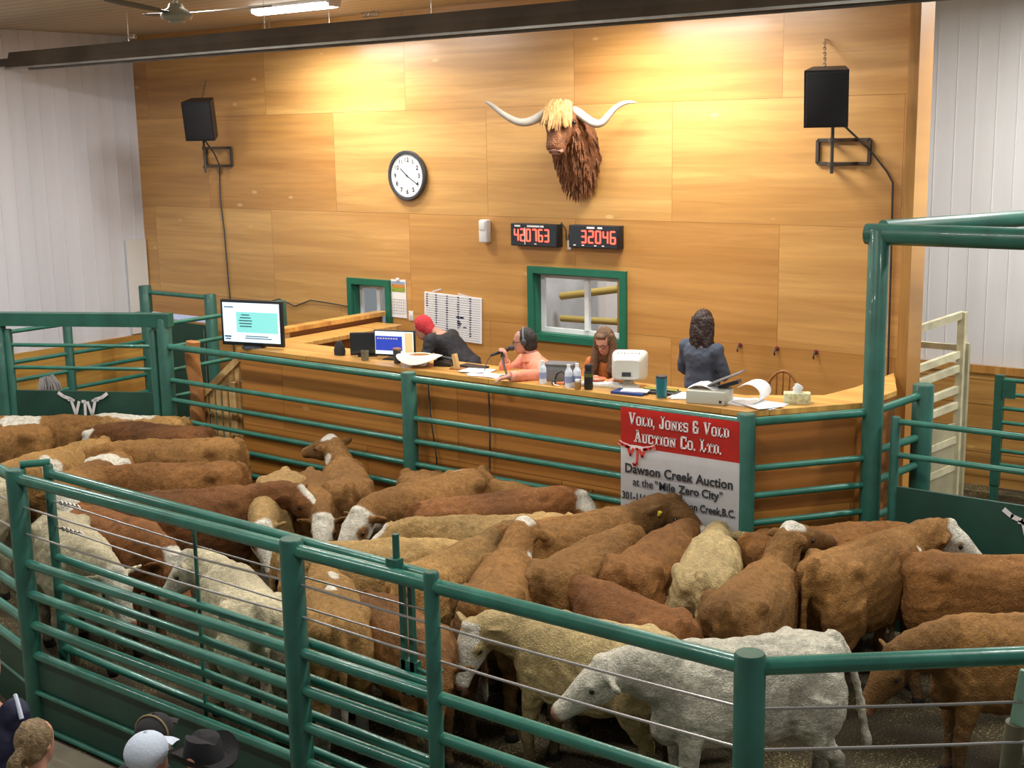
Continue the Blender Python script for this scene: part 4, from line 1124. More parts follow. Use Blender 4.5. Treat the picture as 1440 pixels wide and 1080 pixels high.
# ------------------------------------------------------------------ mounted bull head
def bull_head():
    B = Vector((0.06, -.01, 3.98))
    t = thing('bull_head_mount', 'shaggy brown longhorned bull head mounted on the plywood wall', 'mounted head', (0.06, 0, 3.98))
    hd = Vector((.17, -.56, -.80)).normalized()           # the way it looks
    side = Vector((.93, .36, 0)); side = (side - hd * side.dot(hd)).normalized()              # towards its own left, right in the photo
    up = side.cross(hd) * -1
    if up.z < 0: up = -up
    poll = Vector((.165, -.47, 4.43)) - B
    mb = MB()
    # shoulder and neck, hanging low against the wall
    X = Vector((1, 0, 0)); Z = Vector((0, 0, 1))
    secs = [((.02, .012, -.02), .25, .42), ((.04, -.10, 0.0), .25, .43), ((.05, -.22, .10), .225, .35), ((.07, -.34, .24), .20, .26), ((.10, -.45, .36), .17, .20)]
    mb.loft([(c, X, Z, a, h) for c, a, h in secs], 20)
    mb.loft([((-.05, -.02, -.30), X, Vector((0, -1, 0)), .03, .02), ((-.02, -.06, -.25), X, Vector((0, -1, 0)), .13, .08), ((.02, -.10, -.05), X, Vector((0, -1, 0)), .2, .12)], 16)
    hs = [(-.06, .12, .10), (0, .160, .14), (.10, .168, .17), (.20, .150, .165), (.30, .120, .13), (.38, .104, .105), (.44, .098, .092), (.475, .07, .06)]
    mb.loft([(poll + hd * s - up * (.02 + .09 * s), side, up, a, h) for s, a, h in hs], 18)
    for s in (-1, 1): mb.ball(poll + hd * .16 + side * s * .10 - up * .02, .055)
    me = organic(mb, .016, 5)
    for v in me.vertices:
        n = noise.noise(v.co * 9) * .014 + noise.noise(Vector((v.co.x * 30, v.co.y * 30, v.co.z * 7))) * .012
        v.co += v.normal * n
    body = link_mesh('head', me, M['shag'], t)
    # muzzle
    mz = poll + hd * .452 - up * .062
    b = MB(); b.loft([(mz + hd * s, side, up, a, h) for s, a, h in ((-.03, .085, .05), (.0, .088, .055), (.028, .07, .045), (.038, .03, .02))], 16); b.build('muzzle', M['nose_pink'], t)
    for s in (-1, 1): MB().ball(mz + hd * .026 + side * .042 * s + up * .012, (.016, .016, .012)).build('nostril', M['nostril'], t)
    b = MB(); b.loft([(mz + hd * s - up * .055, side, up, a, h) for s, a, h in ((-.06, .07, .03), (.0, .07, .03), (.02, .04, .02))], 14); b.build('lower_lip', M['shag_dark'], t)
    for s in (-1, 1): MB().ball(poll + hd * .155 + side * s * .160 + up * .015, .02).build('eye', M['eye_dark'], t)
    # horns
    for s in (-1, 1):
        pts = [poll + side * s * .10 + hd * .02 + up * .01]
        prof = [(.18, .00, -.03), (.30, .02, -.10), (.42, .05, -.155), (.52, .07, -.14), (.60, .07, -.06), (.68, .06, .03), (.78, .04, .09), (.88, .02, .105), (.96, .0, .09)] if s > 0 else \
               [(.16, .00, -.05), (.26, .02, -.13), (.37, .05, -.19), (.48, .08, -.19), (.58, .09, -.13), (.68, .08, -.05), (.77, .06, .04), (.84, .04, .10), (.89, .02, .115)]
        k = .82 if s > 0 else .96
        for a, f, z in prof: pts.append(poll + side * s * a * k + hd * f * .4 + Vector((0, 0, 1)) * (z * (.80 if s > 0 else .62) + .02))
        rs = [.050, .050, .048, .045, .040, .036, .031, .025, .018, .007]
        # smooth the curve
        P = []; Rr = []
        for i in range(len(pts) - 1):
            p0 = pts[max(0, i - 1)]; p1 = pts[i]; p2 = pts[i + 1]; p3 = pts[min(len(pts) - 1, i + 2)]
            for q in range(4):
                u = q / 4
                P.append(.5 * ((2 * p1) + (-p0 + p2) * u + (2 * p0 - 5 * p1 + 4 * p2 - p3) * u * u + (-p0 + 3 * p1 - 3 * p2 + p3) * u ** 3)); Rr.append(rs[i] * (1 - u) + rs[i + 1] * u)
        P.append(pts[-1]); Rr.append(rs[-1])
        MB().tube(P, Rr, 14).build('horn', M['horn'], t)
    # forelock strands over the face
    rnd = random.Random(3)
    for j, (mm, cnt) in enumerate((('forelock', 80), ('forelock_pale', 80))):
        b = MB()
        for i in range(cnt):
            s = rnd.uniform(-1, 1) * .155
            L = rnd.uniform(.16, .34) * (1 - .25 * abs(s) / .155)
            p0 = poll + side * s * .75 + up * (.150 - 1.6 * s * s) - hd * rnd.uniform(-.0, .08)
            pts = []
            for q in range(5):
                u = q / 4
                f = L * u + .03
                pts.append(p0 + hd * (f + .02) + side * (s * .35 * u + rnd.uniform(-.008, .008)) + up * (.012 * math.sin(u * PI) - (.004 + .10 * f * u)) + up * (.02 if u < .9 else .01))
            b.tube(pts, [.012, .014, .012, .009, .003], 6, squash=.6)
        b.build('forelock', M[mm], t)
    # shaggy ears under the horns
    for s in (-1, 1):
        b = MB()
        for i in range(26):
            p0 = poll + side * s * .11 - up * .05 + hd * rnd.uniform(-.01, .03)
            e = p0 + side * s * rnd.uniform(.06, .15) - Vector((0, 0, 1)) * rnd.uniform(.02, .12)
            b.tube([p0, (p0 + e) / 2 + up * .015, e], [.016, .014, .003], 6)
        b.build('ear', M['shag_dark' if s > 0 else 'shag'], t)
    # long coat hanging from the neck
    b = MB()
    bm = me
    vs = [v for v in me.vertices if v.co.y < -.03]
    for i in range(520):
        v = rnd.choice(vs); c = v.co; n = v.normal
        ax_ = max(-.05, min(.5, (c - poll).dot(hd)))
        if (c - (poll + hd * ax_)).length < .19: continue
        L = rnd.uniform(.05, .11)
        b.tube([c - n * .004, c + n * .022 - Vector((0, 0, L * .5)), c + n * .026 - Vector((0, 0, L))], [.011, .010, .002], 5)
    b.build('neck_hair', M['shag'], t)
bull_head()

# ------------------------------------------------------------------ things on the counter
def bottle(name, label, x, y, h, r, m, mc, lab=None, group=None, z=CT):
    t = thing(name, label, 'bottle', (x, y, z), 0, group)
    MB().lathe([(.001, 0), (r * .95, 0), (r, .008), (r, h * .62), (r * .88, h * .72), (r * .42, h * .86), (r * .40, h * .90), (.001, h * .90)], seg=18).build('body', M[m], t)
    MB().lathe([(.001, h * .88), (r * .46, h * .88), (r * .46, h), (.001, h)], seg=14).build('cap', M[mc], t)
    if lab: MB().lathe([(r * 1.015, h * .22), (r * 1.02, h * .22), (r * 1.02, h * .50), (r * 1.015, h * .50)], seg=18).build('label', M[lab], t)
bottle('water_bottle', 'clear water bottle with pale label right of the auctioneer', 1.26, -2.36, .215, .034, 'water', 'paper', 'label_blue')
bottle('water_bottle', 'water bottle with bluish label in front of the dark microphone clutter', 1.57, -2.39, .21, .036, 'water', 'paper', 'label_blue')
bottle('water_bottle', 'water bottle just left of the dark green flask', 1.62, -2.33, .215, .036, 'water', 'paper', 'label_blue')
t = thing('flask', 'tall dark flask with olive band standing on the counter', 'flask', (1.765, -2.36, CT))
MB().lathe([(.001, 0), (.037, 0), (.040, .01), (.040, .155), (.036, .165), (.001, .165)]).build('body', M['black_plastic'], t)
MB().lathe([(.0402, .115), (.0415, .115), (.0415, .145), (.0402, .145)]).build('band', M['olive'], t)
MB().lathe([(.001, .165), (.034, .165), (.036, .21), (.030, .225), (.001, .225)]).build('lid', M['black_plastic'], t)
t = thing('tumbler', 'teal tumbler with dark lid beside the banner end of the counter', 'tumbler', (2.50, -2.33, CT))
MB().lathe([(.001, 0), (.040, 0), (.046, .02), (.050, .17), (.001, .17)]).build('body', M['teal'], t)
MB().lathe([(.001, .17), (.050, .17), (.047, .19), (.020, .195), (.001, .195)]).build('lid', M['dark_grey'], t)
t = thing('grey_box', 'grey metal box on the counter between the auctioneer and the long haired woman', 'box', (1.30, -2.13, CT), math.radians(18))
MB().box((0, 0, .075), (.27, .16, .15), bevel=.006).build('case', M['grey_metal'], t)
MB().box((0, -.005, .156), (.29, .18, .016), bevel=.004).build('lid', M['grey_metal'], t)
t = thing('microphone_stand', 'black desk microphone stand holding the microphone before the auctioneer', 'microphone stand', (.79, -2.29, CT))
MB().lathe([(.001, 0), (.075, 0), (.072, .012), (.02, .022), (.001, .022)]).build('base', M['black_plastic'], t)
MB().tube([(0, 0, .02), (-.12, .11, .09), (-.25, .26, .165)], .011, 10).build('stem', M['black_plastic'], t)
MB().tube([(-.22, .225, .145), (-.26, .27, .17)], .020, 10).build('clamp', M['black_plastic'], t)
t = thing('microphone', 'black handheld microphone at the auctioneer\'s mouth', 'microphone', (.535, -1.93, CT + .195))
MB().tube([(-.10, -.15, -.05), (.0, .0, .0)], [.013, .020], 12).build('handle', M['black_plastic'], t)
MB().ball((.018, .026, .010), (.030, .030, .030)).build('grille', M['dark_grey'], t)
wire('microphone_cable', [(.435, -2.08, CT + .145), (.41, -2.10, CT + .10), (.41, -2.14, CT + .04), (.45, -2.2, CT + .01), (.6, -2.3, CT + .008)], .005, 'thin black cable hanging from the microphone')
# clutter of small parts by the bottles
t = thing('headset', 'small tangle of black and white headset gear beside the water bottles', 'headset', (1.46, -2.37, CT))
b = MB(); b.tube([(-.07, 0, .02), (-.05, .02, .10), (0, .03, .13), (.05, .02, .10), (.07, 0, .02)], .008, 8); b.build('headband', M['black_plastic'], t)
for s in (-1, 1): MB().ball((.07 * s, 0, .03), (.02, .028, .03)).build('earpiece', M['dark_grey'], t)
MB().tube([(-.07, -.01, .03), (-.03, -.05, .015), (.02, -.05, .012)], .006, 8).build('boom', M['vinyl_white'], t)
t = thing('scissors', 'orange handled scissors by the water bottles on the counter', 'scissors', (1.39, -2.34, CT + .004), .6)
for s in (-1, 1):
    MB().tube([(.0, 0, .006), (.06, .02 * s, .012), (.09, .035 * s, .012), (.10, .01 * s, .012), (.06, .0, .012)], .007, 8).build('handle', M['orange_plastic'], t)
    MB().beam((0, 0, .006), (-.10, .008 * s, .006), .014, .003).build('blade', M['chain_steel'], t, smooth=0)
t = thing('plastic_bowl', 'orange plastic bowl behind the dark flask', 'bowl', (1.70, -2.12, CT))
MB().lathe([(.001, 0), (.04, 0), (.075, .05), (.08, .055), (.075, .057), (.038, .008), (.001, .008)]).build('bowl', M['orange_plastic'], t)
t = thing('amber_jar', 'small amber jar beside the water bottles', 'jar', (1.69, -2.42, CT))
MB().lathe([(.001, 0), (.028, 0), (.03, .06), (.022, .075), (.001, .075)]).build('body', M['amber'], t)
MB().lathe([(.001, .072), (.024, .072), (.024, .09), (.001, .09)]).build('lid', M['paper'], t)
# white monitor on its swivel
t = thing('crt_monitor', 'bulky white monitor seen from behind on the counter', 'monitor', (2.02, -2.10, CT), math.radians(205))
b = MB(); b.loft([((0, y, .245), (1, 0, 0), (0, 0, 1), a, h) for y, a, h in ((-.20, .190, .165), (-.18, .20, .175), (-.10, .20, .175), (.02, .185, .160), (.15, .155, .13), (.18, .14, .11))], 24, p=7); b.build('case', M['warm_plastic'], t)
b = MB()
for k in range(7): b.box((-.12 + .04 * k, -.03, .415 - .002), (.012, .12, .012))
b.build('vents', M['paper_grey'], t, smooth=0)
MB().box((0, .182, .19), (.10, .01, .05)).build('socket_plate', M['dark_grey'], t, smooth=0)
MB().lathe([(.001, 0), (.13, 0), (.125, .02), (.06, .05), (.06, .085), (.001, .085)], (0, 0, 0)).build('stand', M['warm_plastic'], t)
MB().box((0, -.203, .245), (.33, .008, .27)).build('screen', M['glass_dark'], t, smooth=0)
t.scale = (.80, .80, .76)
t = thing('keyboard', 'pale keyboard under the long haired woman\'s hands', 'keyboard', (1.80, -2.17, CT), math.radians(14))
MB().box((0, 0, .012), (.42, .15, .024), bevel=.004).build('body', M['warm_plastic'], t)
b = MB()
for r in range(5):
    for k in range(15): b.box((-.185 + .0265 * k, -.055 + .026 * r, .028), (.021, .020, .010))
b.build('keys', M['paper'], t, smooth=0)
# papers, folders
def papers(label, x, y, w, d, n, rz, m='paper', cat='papers', name='paper_stack', th=.004, spread=.03):
    t = thing(name, label, cat, (x, y, CT), rz)
    for k in range(n):
        MB().box((random.uniform(-spread, spread), random.uniform(-spread, spread), th * (k + .5)), (w, d, th * .9), rz=random.uniform(-.25, .25)).build('sheet', M[m], t, smooth=0)
papers('loose white papers left of the auctioneer\'s hand', .36, -2.20, .30, .21, 4, .3)
papers('open record book on the counter edge at the auctioneer\'s left', .58, -2.33, .34, .17, 3, .1, name='record_book', cat='book')
papers('white paper sheets right of the teal tumbler', 2.72, -2.20, .34, .24, 4, .2)
papers('spread of white paper sheets right of the printer', 3.34, -2.16, .36, .26, 5, -.3)
t = thing('ring_binder', 'dark blue binder lying open under papers before the white monitor', 'binder', (2.18, -2.32, CT), .12)
MB().box((0, 0, .012), (.30, .18, .02)).build('cover', M['folder_blue'], t, smooth=0)
MB().box((.04, .02, .027), (.24, .15, .008), rz=.2).build('sheet', M['paper'], t, smooth=0)
t = thing('pen_tray', 'shallow black tray with yellow pens behind the teal tumbler', 'tray', (2.40, -2.18, CT), .1)
MB().box((0, 0, .012), (.34, .14, .024), bevel=.004).build('tray', M['dark_grey'], t)
for k in range(3): MB().tube([(-.15, -.03 + .03 * k, .034), (.15, -.02 + .035 * k, .034)], .008, 6).build('pen', M['olive' if k != 1 else 'tag_yellow'], t)
# printer
t = thing('printer', 'beige document printer with raised grey tray on the counter', 'printer', (2.93, -2.26, CT), math.radians(12))
MB().box((0, 0, .055), (.34, .26, .11), bevel=.010).build('body', M['printer_beige'], t)
MB().box((.10, .10, .125), (.28, .10, .03), rot=Matrix.Rotation(-.35, 3, 'Y'), bevel=.004).build('rear_cover', M['dark_grey'], t)
MB().box((.13, .04, .205), (.30, .20, .012), rot=Matrix.Rotation(-.42, 3, 'Y'), bevel=.003).build('paper_tray', M['grey_metal'], t)
MB().loft([((-.17 + .06 * k, .02, .118 + .035 * math.sin(k * .9)), (0, 1, 0), (0, 0, 1), .10, .006) for k in range(6)], 10).build('paper', M['paper'], t)
MB().box((.13, -.132, .03), (.02, .006, .02)).build('button', M['ink'], t, smooth=0)
t = thing('paper_roll', 'curling white paper feeding out beside the printer', 'paper', (3.22, -2.14, CT), .1)
pts = []
b = MB(); b.loft([((.05 + .11 * math.cos(a), 0, .10 + .085 * math.sin(a)), (0, 1, 0), (math.cos(a), 0, math.sin(a)), .13, .003) for a in [2.6 - .3 * k for k in range(14)]], 8); b.build('curl', M['paper'], t)
MB().box((-.05, 0, .006), (.30, .26, .010)).build('sheet', M['paper'], t, smooth=0)
t = thing('tissue_box', 'patterned tissue box with a white tissue pulled up', 'tissue box', (3.57, -1.93, CT), math.radians(25))
MB().box((0, 0, .045), (.22, .12, .09), bevel=.004).build('box', M['tissue_box'], t)
b = MB(); b.loft([((random.uniform(-.01, .01), 0, .088 + .02 * k), (1, 0, 0), (0, 1, 0), w, w * .45) for k, w in enumerate((.05, .035, .045, .03, .012))], 8); b.build('tissue', M['paper'], t)
# computer corner
t = thing('computer_monitor', 'computer monitor with blue and orange screen beside the red beanie', 'monitor', (-.80, -2.10, CT), math.radians(17))
MB().box((0, 0, .165), (.46, .03, .27), bevel=.006).build('case', M['black_plastic'], t)
MB().box((0, -.017, .17), (.43, .004, .235)).build('screen', M['screen_pale'], t, smooth=0)
MB().box((-.06, -.020, .165), (.30, .004, .15)).build('screen_panel', M['screen_blue'], t, smooth=0)
MB().box((.165, -.020, .175), (.09, .004, .21)).build('screen_panel', M['screen_orange'], t, smooth=0)
b = MB()
for k in range(8): b.box((-.18 + .03 * k, -.0225, .215), (.02, .003, .014))
b.build('screen_text', M['vinyl_white'], t, smooth=0)
MB().box((0, .01, .02), (.05, .03, .04)).box((0, .01, .006), (.22, .16, .012)).build('stand', M['black_plastic'], t, smooth=0)
t = thing('computer_monitor', 'dark switched off monitor left of the blue screen', 'monitor', (-1.19, -2.10, CT), math.radians(40))
MB().box((0, 0, .13), (.36, .03, .24), bevel=.006).build('case', M['black_plastic'], t)
MB().box((0, -.017, .135), (.33, .004, .20)).build('screen', M['glass_dark'], t, smooth=0)
MB().box((0, .01, .006), (.20, .15, .012)).build('stand', M['black_plastic'], t, smooth=0)
t = thing('mug', 'dark travel mug standing before the blue screen', 'mug', (-.62, -2.27, CT + .0))
MB().lathe([(.001, 0), (.034, 0), (.042, .14), (.001, .14)]).build('body', M['dark_grey'], t)
MB().lathe([(.001, .14), (.044, .14), (.042, .155), (.001, .16)]).build('lid', M['chair_wood'], t)
t = thing('glass_jar', 'small glass jar of straw coloured pens by the dark monitor', 'jar', (-1.02, -2.32, CT))
MB().lathe([(.001, 0), (.038, 0), (.04, .10), (.034, .10), (.033, .006), (.001, .006)]).build('body', M['pole_tan'], t)
t = thing('black_bag', 'small black pouch at the left end of the computer corner', 'pouch', (-1.48, -2.22, CT))
MB().loft([((0, 0, z), (1, 0, 0), (0, 1, 0), a, c) for z, a, c in ((0, .06, .04), (.05, .065, .045), (.11, .05, .03), (.15, .02, .015))], 12, p=3).build('bag', M['jacket_black'], t)
t = thing('cowboy_hat', 'cream cowboy hat lying crown down on the counter above the fence post', 'hat', (-.33, -2.26, CT), math.radians(20))
def hat(t, m, s=1.0, flip=False, z0=0.0, brim=.20):
    b = MB(); rings = []
    prof = [(.0, .115), (.045, .118), (.075, .112), (.086, .06), (.092, .006), (.10, .0), (.15, .004), (brim, .020), (brim, .024), (.15, .010), (.10, .008), (.088, .012)]
    seg = 32
    for r, z in prof:
        ring = []
        for k in range(seg):
            a = 2 * PI * k / seg
            x, y = r * 1.18 * math.cos(a), r * math.sin(a)
            zz = z
            if r > .12: zz += .055 * (abs(math.sin(a)) ** 2) * ((r - .10) / (brim - .10)) - .012 * abs(math.cos(a)) * ((r - .10) / (brim - .10))
            elif z > .1: zz -= .022 * math.exp(-(y / .022) ** 2)
            ring.append(b.bm.verts.new(Vector((x, y, -zz + .118 if flip else zz)) * s + Vector((0, 0, z0))))
        rings.append(ring)
    for A, B in zip(rings[:-1], rings[1:]):
        for k in range(seg): b.bm.faces.new((A[k], A[(k + 1) % seg], B[(k + 1) % seg], B[k]))
    b.bm.faces.new(rings[0])
    return b.build('hat_body', M[m], t)
hat(t, 'hat_cream', 1.0, True)
MB().lathe([(.095, .09), (.100, .09), (.100, .112), (.095, .112)]).build('hat_band', M['chair_wood'], t)
papers('dark ledger lying on the counter behind the cream hat', -.58, -2.08, .26, .18, 2, .2, 'dark_grey', 'ledger', 'ledger', .012, .0)
t = thing('wooden_stand', 'leaning wooden name block on the counter below the beanie person', 'block', (.10, -2.21, CT), .2)
MB().box((0, 0, .075), (.035, .06, .15), rot=Matrix.Rotation(-.2, 3, 'Y')).build('block', M['pale_board'], t, smooth=0)
MB().box((.02, 0, .006), (.14, .10, .012)).build('foot', M['chair_wood'], t, smooth=0)
papers('black folder lying beside the leaning wooden block', .18, -2.06, .30, .14, 2, .1, 'black_plastic', 'folder', 'folder', .010, .01)
t = thing('phone', 'black desk phone in front of the beanie person', 'phone', (-.12, -2.12, CT), .3)
MB().prism([(-.09, 0), (.09, 0), (.09, .03), (-.09, .06)], -.07, .07, plane='XZ').build('base', M['black_plastic'], t, smooth=0)
MB().tube([(-.085, .045, .072), (0, .045, .07), (.085, .045, .055)], [.022, .014, .022], 8).build('handset', M['dark_grey'], t)
# windsor chair by the wall
t = thing('windsor_chair', 'wooden bow back chair standing by the plywood wall', 'chair', (2.79, -.72, .85), math.radians(8))
b = MB(); b.lathe([(.001, .42), (.21, .42), (.225, .435), (.22, .46), (.001, .455)], seg=28); b.build('seat', M['chair_wood'], t)
for sx in (-1, 1):
    for sy in (-1, 1):
        MB().tube([(sx * .14, sy * .13, .43), (sx * .19, sy * .18, .20), (sx * .215, sy * .205, 0)], [.015, .020, .012], 10).build('leg', M['chair_wood'], t)
bow = [(-.215 * math.cos(a) if True else 0, .17 + .05 * math.sin(a), .455 + .62 * math.sin(a) ** .75) for a in [PI * k / 22 for k in range(23)]]
MB().tube(bow, .014, 10).build('bow', M['chair_wood'], t)
for k in range(5):
    x = -.13 + .065 * k
    h = .455 + .62 * math.sin(math.acos(-x / .215)) ** .75 - .01
    MB().tube([(x * .8, .16, .45), (x * .92, .185, (.45 + h) / 2), (x, .17 + .05 * (h - .455) / .62, h)], [.011, .020, .010], 8, squash=.5).build('spindle', M['chair_wood'], t)
MB().tube([(-.17, 0, .2), (.17, 0, .2)], .011, 8).build('stretcher', M['chair_wood'], t)
# ------------------------------------------------------------------ people
def V(*a): return Vector(a)
def head_shapes(mb, c, f, u, k=1.0, ears=True):
    """a head: c centre, f the way it faces, u up"""
    f = Vector(f).normalized(); u = Vector(u); u = (u - f * u.dot(f)).normalized(); s = u.cross(f)
    sec = [(-.118, .050, .026, .030), (-.098, .046, .046, .050), (-.060, .026, .060, .078), (-.02, .012, .069, .090), (.03, .002, .075, .097), (.07, -.004, .072, .093), (.098, -.008, .055, .072), (.115, -.01, .025, .035)]
    mb.loft([(c + u * z * k + f * o * k, s, f, a * k, b * k) for z, o, a, b in sec], 18)
    mb.loft([(c + f * d * k + u * z * k, s, u, a * k, b * k) for d, z, a, b in ((.070, .015, .012, .03), (.105, -.015, .015, .022), (.118, -.03, .013, .012))], 10)     # nose
    mb.ball(c + f * .088 * k - u * .062 * k, .020 * k, 8)                  # mouth
    mb.ball(c + f * .088 * k + u * .030 * k, (.045 * k, .02 * k, .014 * k), 10, rot=Matrix((s, f, u)).transposed())   # brow
    if ears:
        for e in (-1, 1): mb.ball(c + s * e * .074 * k - f * .012 * k - u * .005 * k, (.013 * k, .022 * k, .034 * k), 10, rot=Matrix((s, f, u)).transposed())
    return f, s, u
def hand_shapes(mb, w, d, n, thumb, curl=.5, k=1.0, spread=.22):
    """a hand from wrist w along d, palm facing n, thumb on the side of `thumb`; fingers bend towards n by curl"""
    d = Vector(d).normalized(); n = Vector(n); n = (n - d * n.dot(d)).normalized()
    t = Vector(thumb); t = (t - d * t.dot(d) - n * t.dot(n)).normalized()
    mb.loft([(w + d * a * k, t, n, b * k, c * k) for a, b, c in ((-.02, .026, .022), (.02, .034, .020), (.06, .043, .018), (.088, .041, .016))], 12, p=2.6)
    for i, (off, L) in enumerate(((.033, .070), (.011, .080), (-.011, .074), (-.032, .058))):
        p = w + d * .085 * k + t * off * k
        dd = (d + t * spread * off / .033 * .5).normalized()
        pts = [p - dd * .02 * k, p]; ang = 0
        for sgl in (.42, .32, .26):
            ang += curl
            p = p + (dd * math.cos(ang) + n * math.sin(ang)) * L * sgl * k; pts.append(p)
        mb.tube(pts, [.0095 * k, .0095 * k, .009 * k, .0085 * k, .0065 * k], 8)
    p = w + d * .025 * k + t * .028 * k
    td = (d * .75 + t * .65 + n * .25).normalized()
    mb.tube([p - td * .01 * k, p + td * .035 * k, p + (td * .062 + n * curl * .018) * k, p + (td * .085 + n * curl * .04) * k], [.014 * k, .0125 * k, .011 * k, .008 * k], 8)
def limb(mb, pts, rs, seg=12):
    P, R = [], []
    for i in range(len(pts) - 1):
        for q in range(4):
            u = q / 4; P.append(Vector(pts[i]).lerp(Vector(pts[i + 1]), u)); R.append(rs[i] * (1 - u) + rs[i + 1] * u)
    P.append(Vector(pts[-1])); R.append(rs[-1])
    mb.tube(P, R, seg)
def torso(mb, pel, neck, sl, sr, g=0.0, w=1.0, belly=0.0):
    """loft from the pelvis to the neck base; sl, sr the shoulder joints"""
    pel, neck, sl, sr = map(Vector, (pel, neck, sl, sr))
    ax = (neck - pel); s = (sl - sr).normalized()
    f = s.cross(ax.normalized()).normalized()
    secs = []
    for t, a, b, o in ((-.12, .10, .08, 0), (0, .165, .115, 0), (.18, .160, .115, .01), (.40, .150, .108 + belly, .015 + belly * .5), (.62, .165, .115, .01), (.80, .175, .105, 0), (.92, .14, .085, 0), (1.0, .07, .06, 0)):
        u = s if t > .3 else s
        secs.append((pel + ax * t + f * o, u, f, (a * w + g), (b * w + g)))
    mb.loft(secs, 20, p=2.4)
    for q in (sl, sr): mb.ball(q, .062 * w + g, 12)
    return f, s
def person(name_label, base, J, top, bottom, skin='skin', w=1.0, belly=0.0, sleeve=True, hand_l=None, hand_r=None, voxel=.0095, headk=1.0, legs=True, collar=False, eyes=True):
    t = thing('person', name_label, 'person', base)
    base = Vector(base)
    mb = MB()
    torso(mb, J['pel'], J['neck'], J['sl'], J['sr'], 0, w, belly)
    limb(mb, [J['neck'] - (Vector(J['head']) - Vector(J['neck'])) * .3, J['head'] - Vector(J['f']).normalized() * .02], [.062, .052])
    f, s, u = head_shapes(mb, Vector(J['head']), J['f'], J['u'], headk)
    for k in ('l', 'r'):
        limb(mb, [J['s' + k], J['e' + k], J['w' + k]], [.050 * w, .040 * w, .029 * w])
        h = hand_l if k == 'l' else hand_r
        if h: hand_shapes(mb, Vector(J['w' + k]), *h)
    if legs:
        for k in ('l', 'r'):
            limb(mb, [J['h' + k], J['k' + k], J['a' + k]], [.085 * w, .058 * w, .042 * w])
            a = Vector(J['a' + k]); ff = Vector((J['f'][0], J['f'][1], 0)).normalized() if 'toe' not in J else Vector(J['toe']).normalized()
            limb(mb, [a - ff * .04 + V(0, 0, -.03), a + ff * .14 + V(0, 0, -.05)], [.045, .035])
    mb.bm.transform(Matrix.Translation(-base))
    body = link_mesh('body', organic(mb, voxel, 4), M[skin], t)
    # clothes
    mb = MB(); torso(mb, J['pel'], Vector(J['neck']).lerp(Vector(J['pel']), .04), J['sl'], J['sr'], .018, w, belly)
    for k in ('l', 'r'):
        e, wr = Vector(J['e' + k]), Vector(J['w' + k])
        limb(mb, [J['s' + k], e, e.lerp(wr, .90)], [.068 * w, .056 * w, .043 * w])
    if collar:
        n = Vector(J['neck']); limb(mb, [n + V(0, 0, -.03), n + (Vector(J['head']) - n) * .22], [.085, .070])
    mb.bm.transform(Matrix.Translation(-base))
    me = organic(mb, .012, 4)
    for v in me.vertices: v.co += v.normal * (noise.noise(v.co * 10) * .011 + noise.noise(v.co * 24) * .006)
    link_mesh(top[0], me, M[top[1]], t)
    if legs:
        mb = MB(); p = Vector(J['pel'])
        mb.ball(p, (.17 * w, .15 * w, .13), 14)
        for k in ('l', 'r'): limb(mb, [J['h' + k], J['k' + k], Vector(J['k' + k]).lerp(Vector(J['a' + k]), .93)], [.105 * w, .076 * w, .065 * w])
        mb.bm.transform(Matrix.Translation(-base))
        link_mesh('trousers', organic(mb, .014, 4), M[bottom], t)
    if eyes:
        c = Vector(J['head']) - base
        for e in (-1, 1): MB().ball(c + f * .083 * headk + s * e * .031 * headk + u * .008, (.012, .012, .008), 8).build('eye', M['eye_dark'], body)
        MB().ball(c + f * .101 * headk - u * .064 * headk, (.022, .010, .006), 8, rot=Matrix((s, f, u)).transposed()).build('lips', M['lip'], body)
    return t, f, s, u
def hair_cap(t, base, c, f, s, u, m, back=.02, name='hair', k=1.0, fringe=.0, extra=None, amp=.006, voxel=.010, low=True):
    c = Vector(c) - Vector(base)
    R = Matrix((s, f, u)).transposed()
    mb = MB()
    mb.ball(c - f * back + u * (.028 + fringe) , (.087 * k, .098 * k, .104 * k), 16, rot=R)
    if low: mb.ball(c - f * (back + .02) - u * .03, (.078 * k, .075 * k, .09 * k), 14, rot=R)
    if extra: extra(mb, c)
    me = organic(mb, voxel, 3)
    for v in me.vertices: v.co += v.normal * (noise.noise(Vector((v.co.x * 60, v.co.y * 60, v.co.z * 14))) * amp)
    return link_mesh(name, me, M[m], t)
def glasses(t, base, c, f, s, u):
    c = Vector(c) - Vector(base); b = MB()
    for e in (-1, 1):
        o = c + f * .102 + s * e * .033 + u * .006
        b.tube([o + s * .026 * math.cos(a) + u * .020 * math.sin(a) for a in [2 * PI * q / 12 for q in range(13)]], .003, 6, caps=False)
        b.tube([o + s * e * .026, c + s * e * .080 - f * .005 + u * .012], .003, 6)
    b.tube([c + f * .104 + s * .008 + u * .008, c + f * .104 - s * .008 + u * .008], .003, 6)
    return b.build('glasses', M['black_plastic'], t)
def stool(label, x, y, h):
    t = thing('stool', label, 'stool', (x, y, .85))
    MB().lathe([(.001, h - .05), (.17, h - .05), (.18, h - .03), (.17, h), (.001, h)]).build('seat', M['black_plastic'], t)
    for k in range(4):
        a = PI / 4 + k * PI / 2; MB().tube([(.10 * math.cos(a), .10 * math.sin(a), h - .04), (.19 * math.cos(a), .19 * math.sin(a), 0)], .014, 8).build('leg', M['dark_steel'], t)

FL = .85
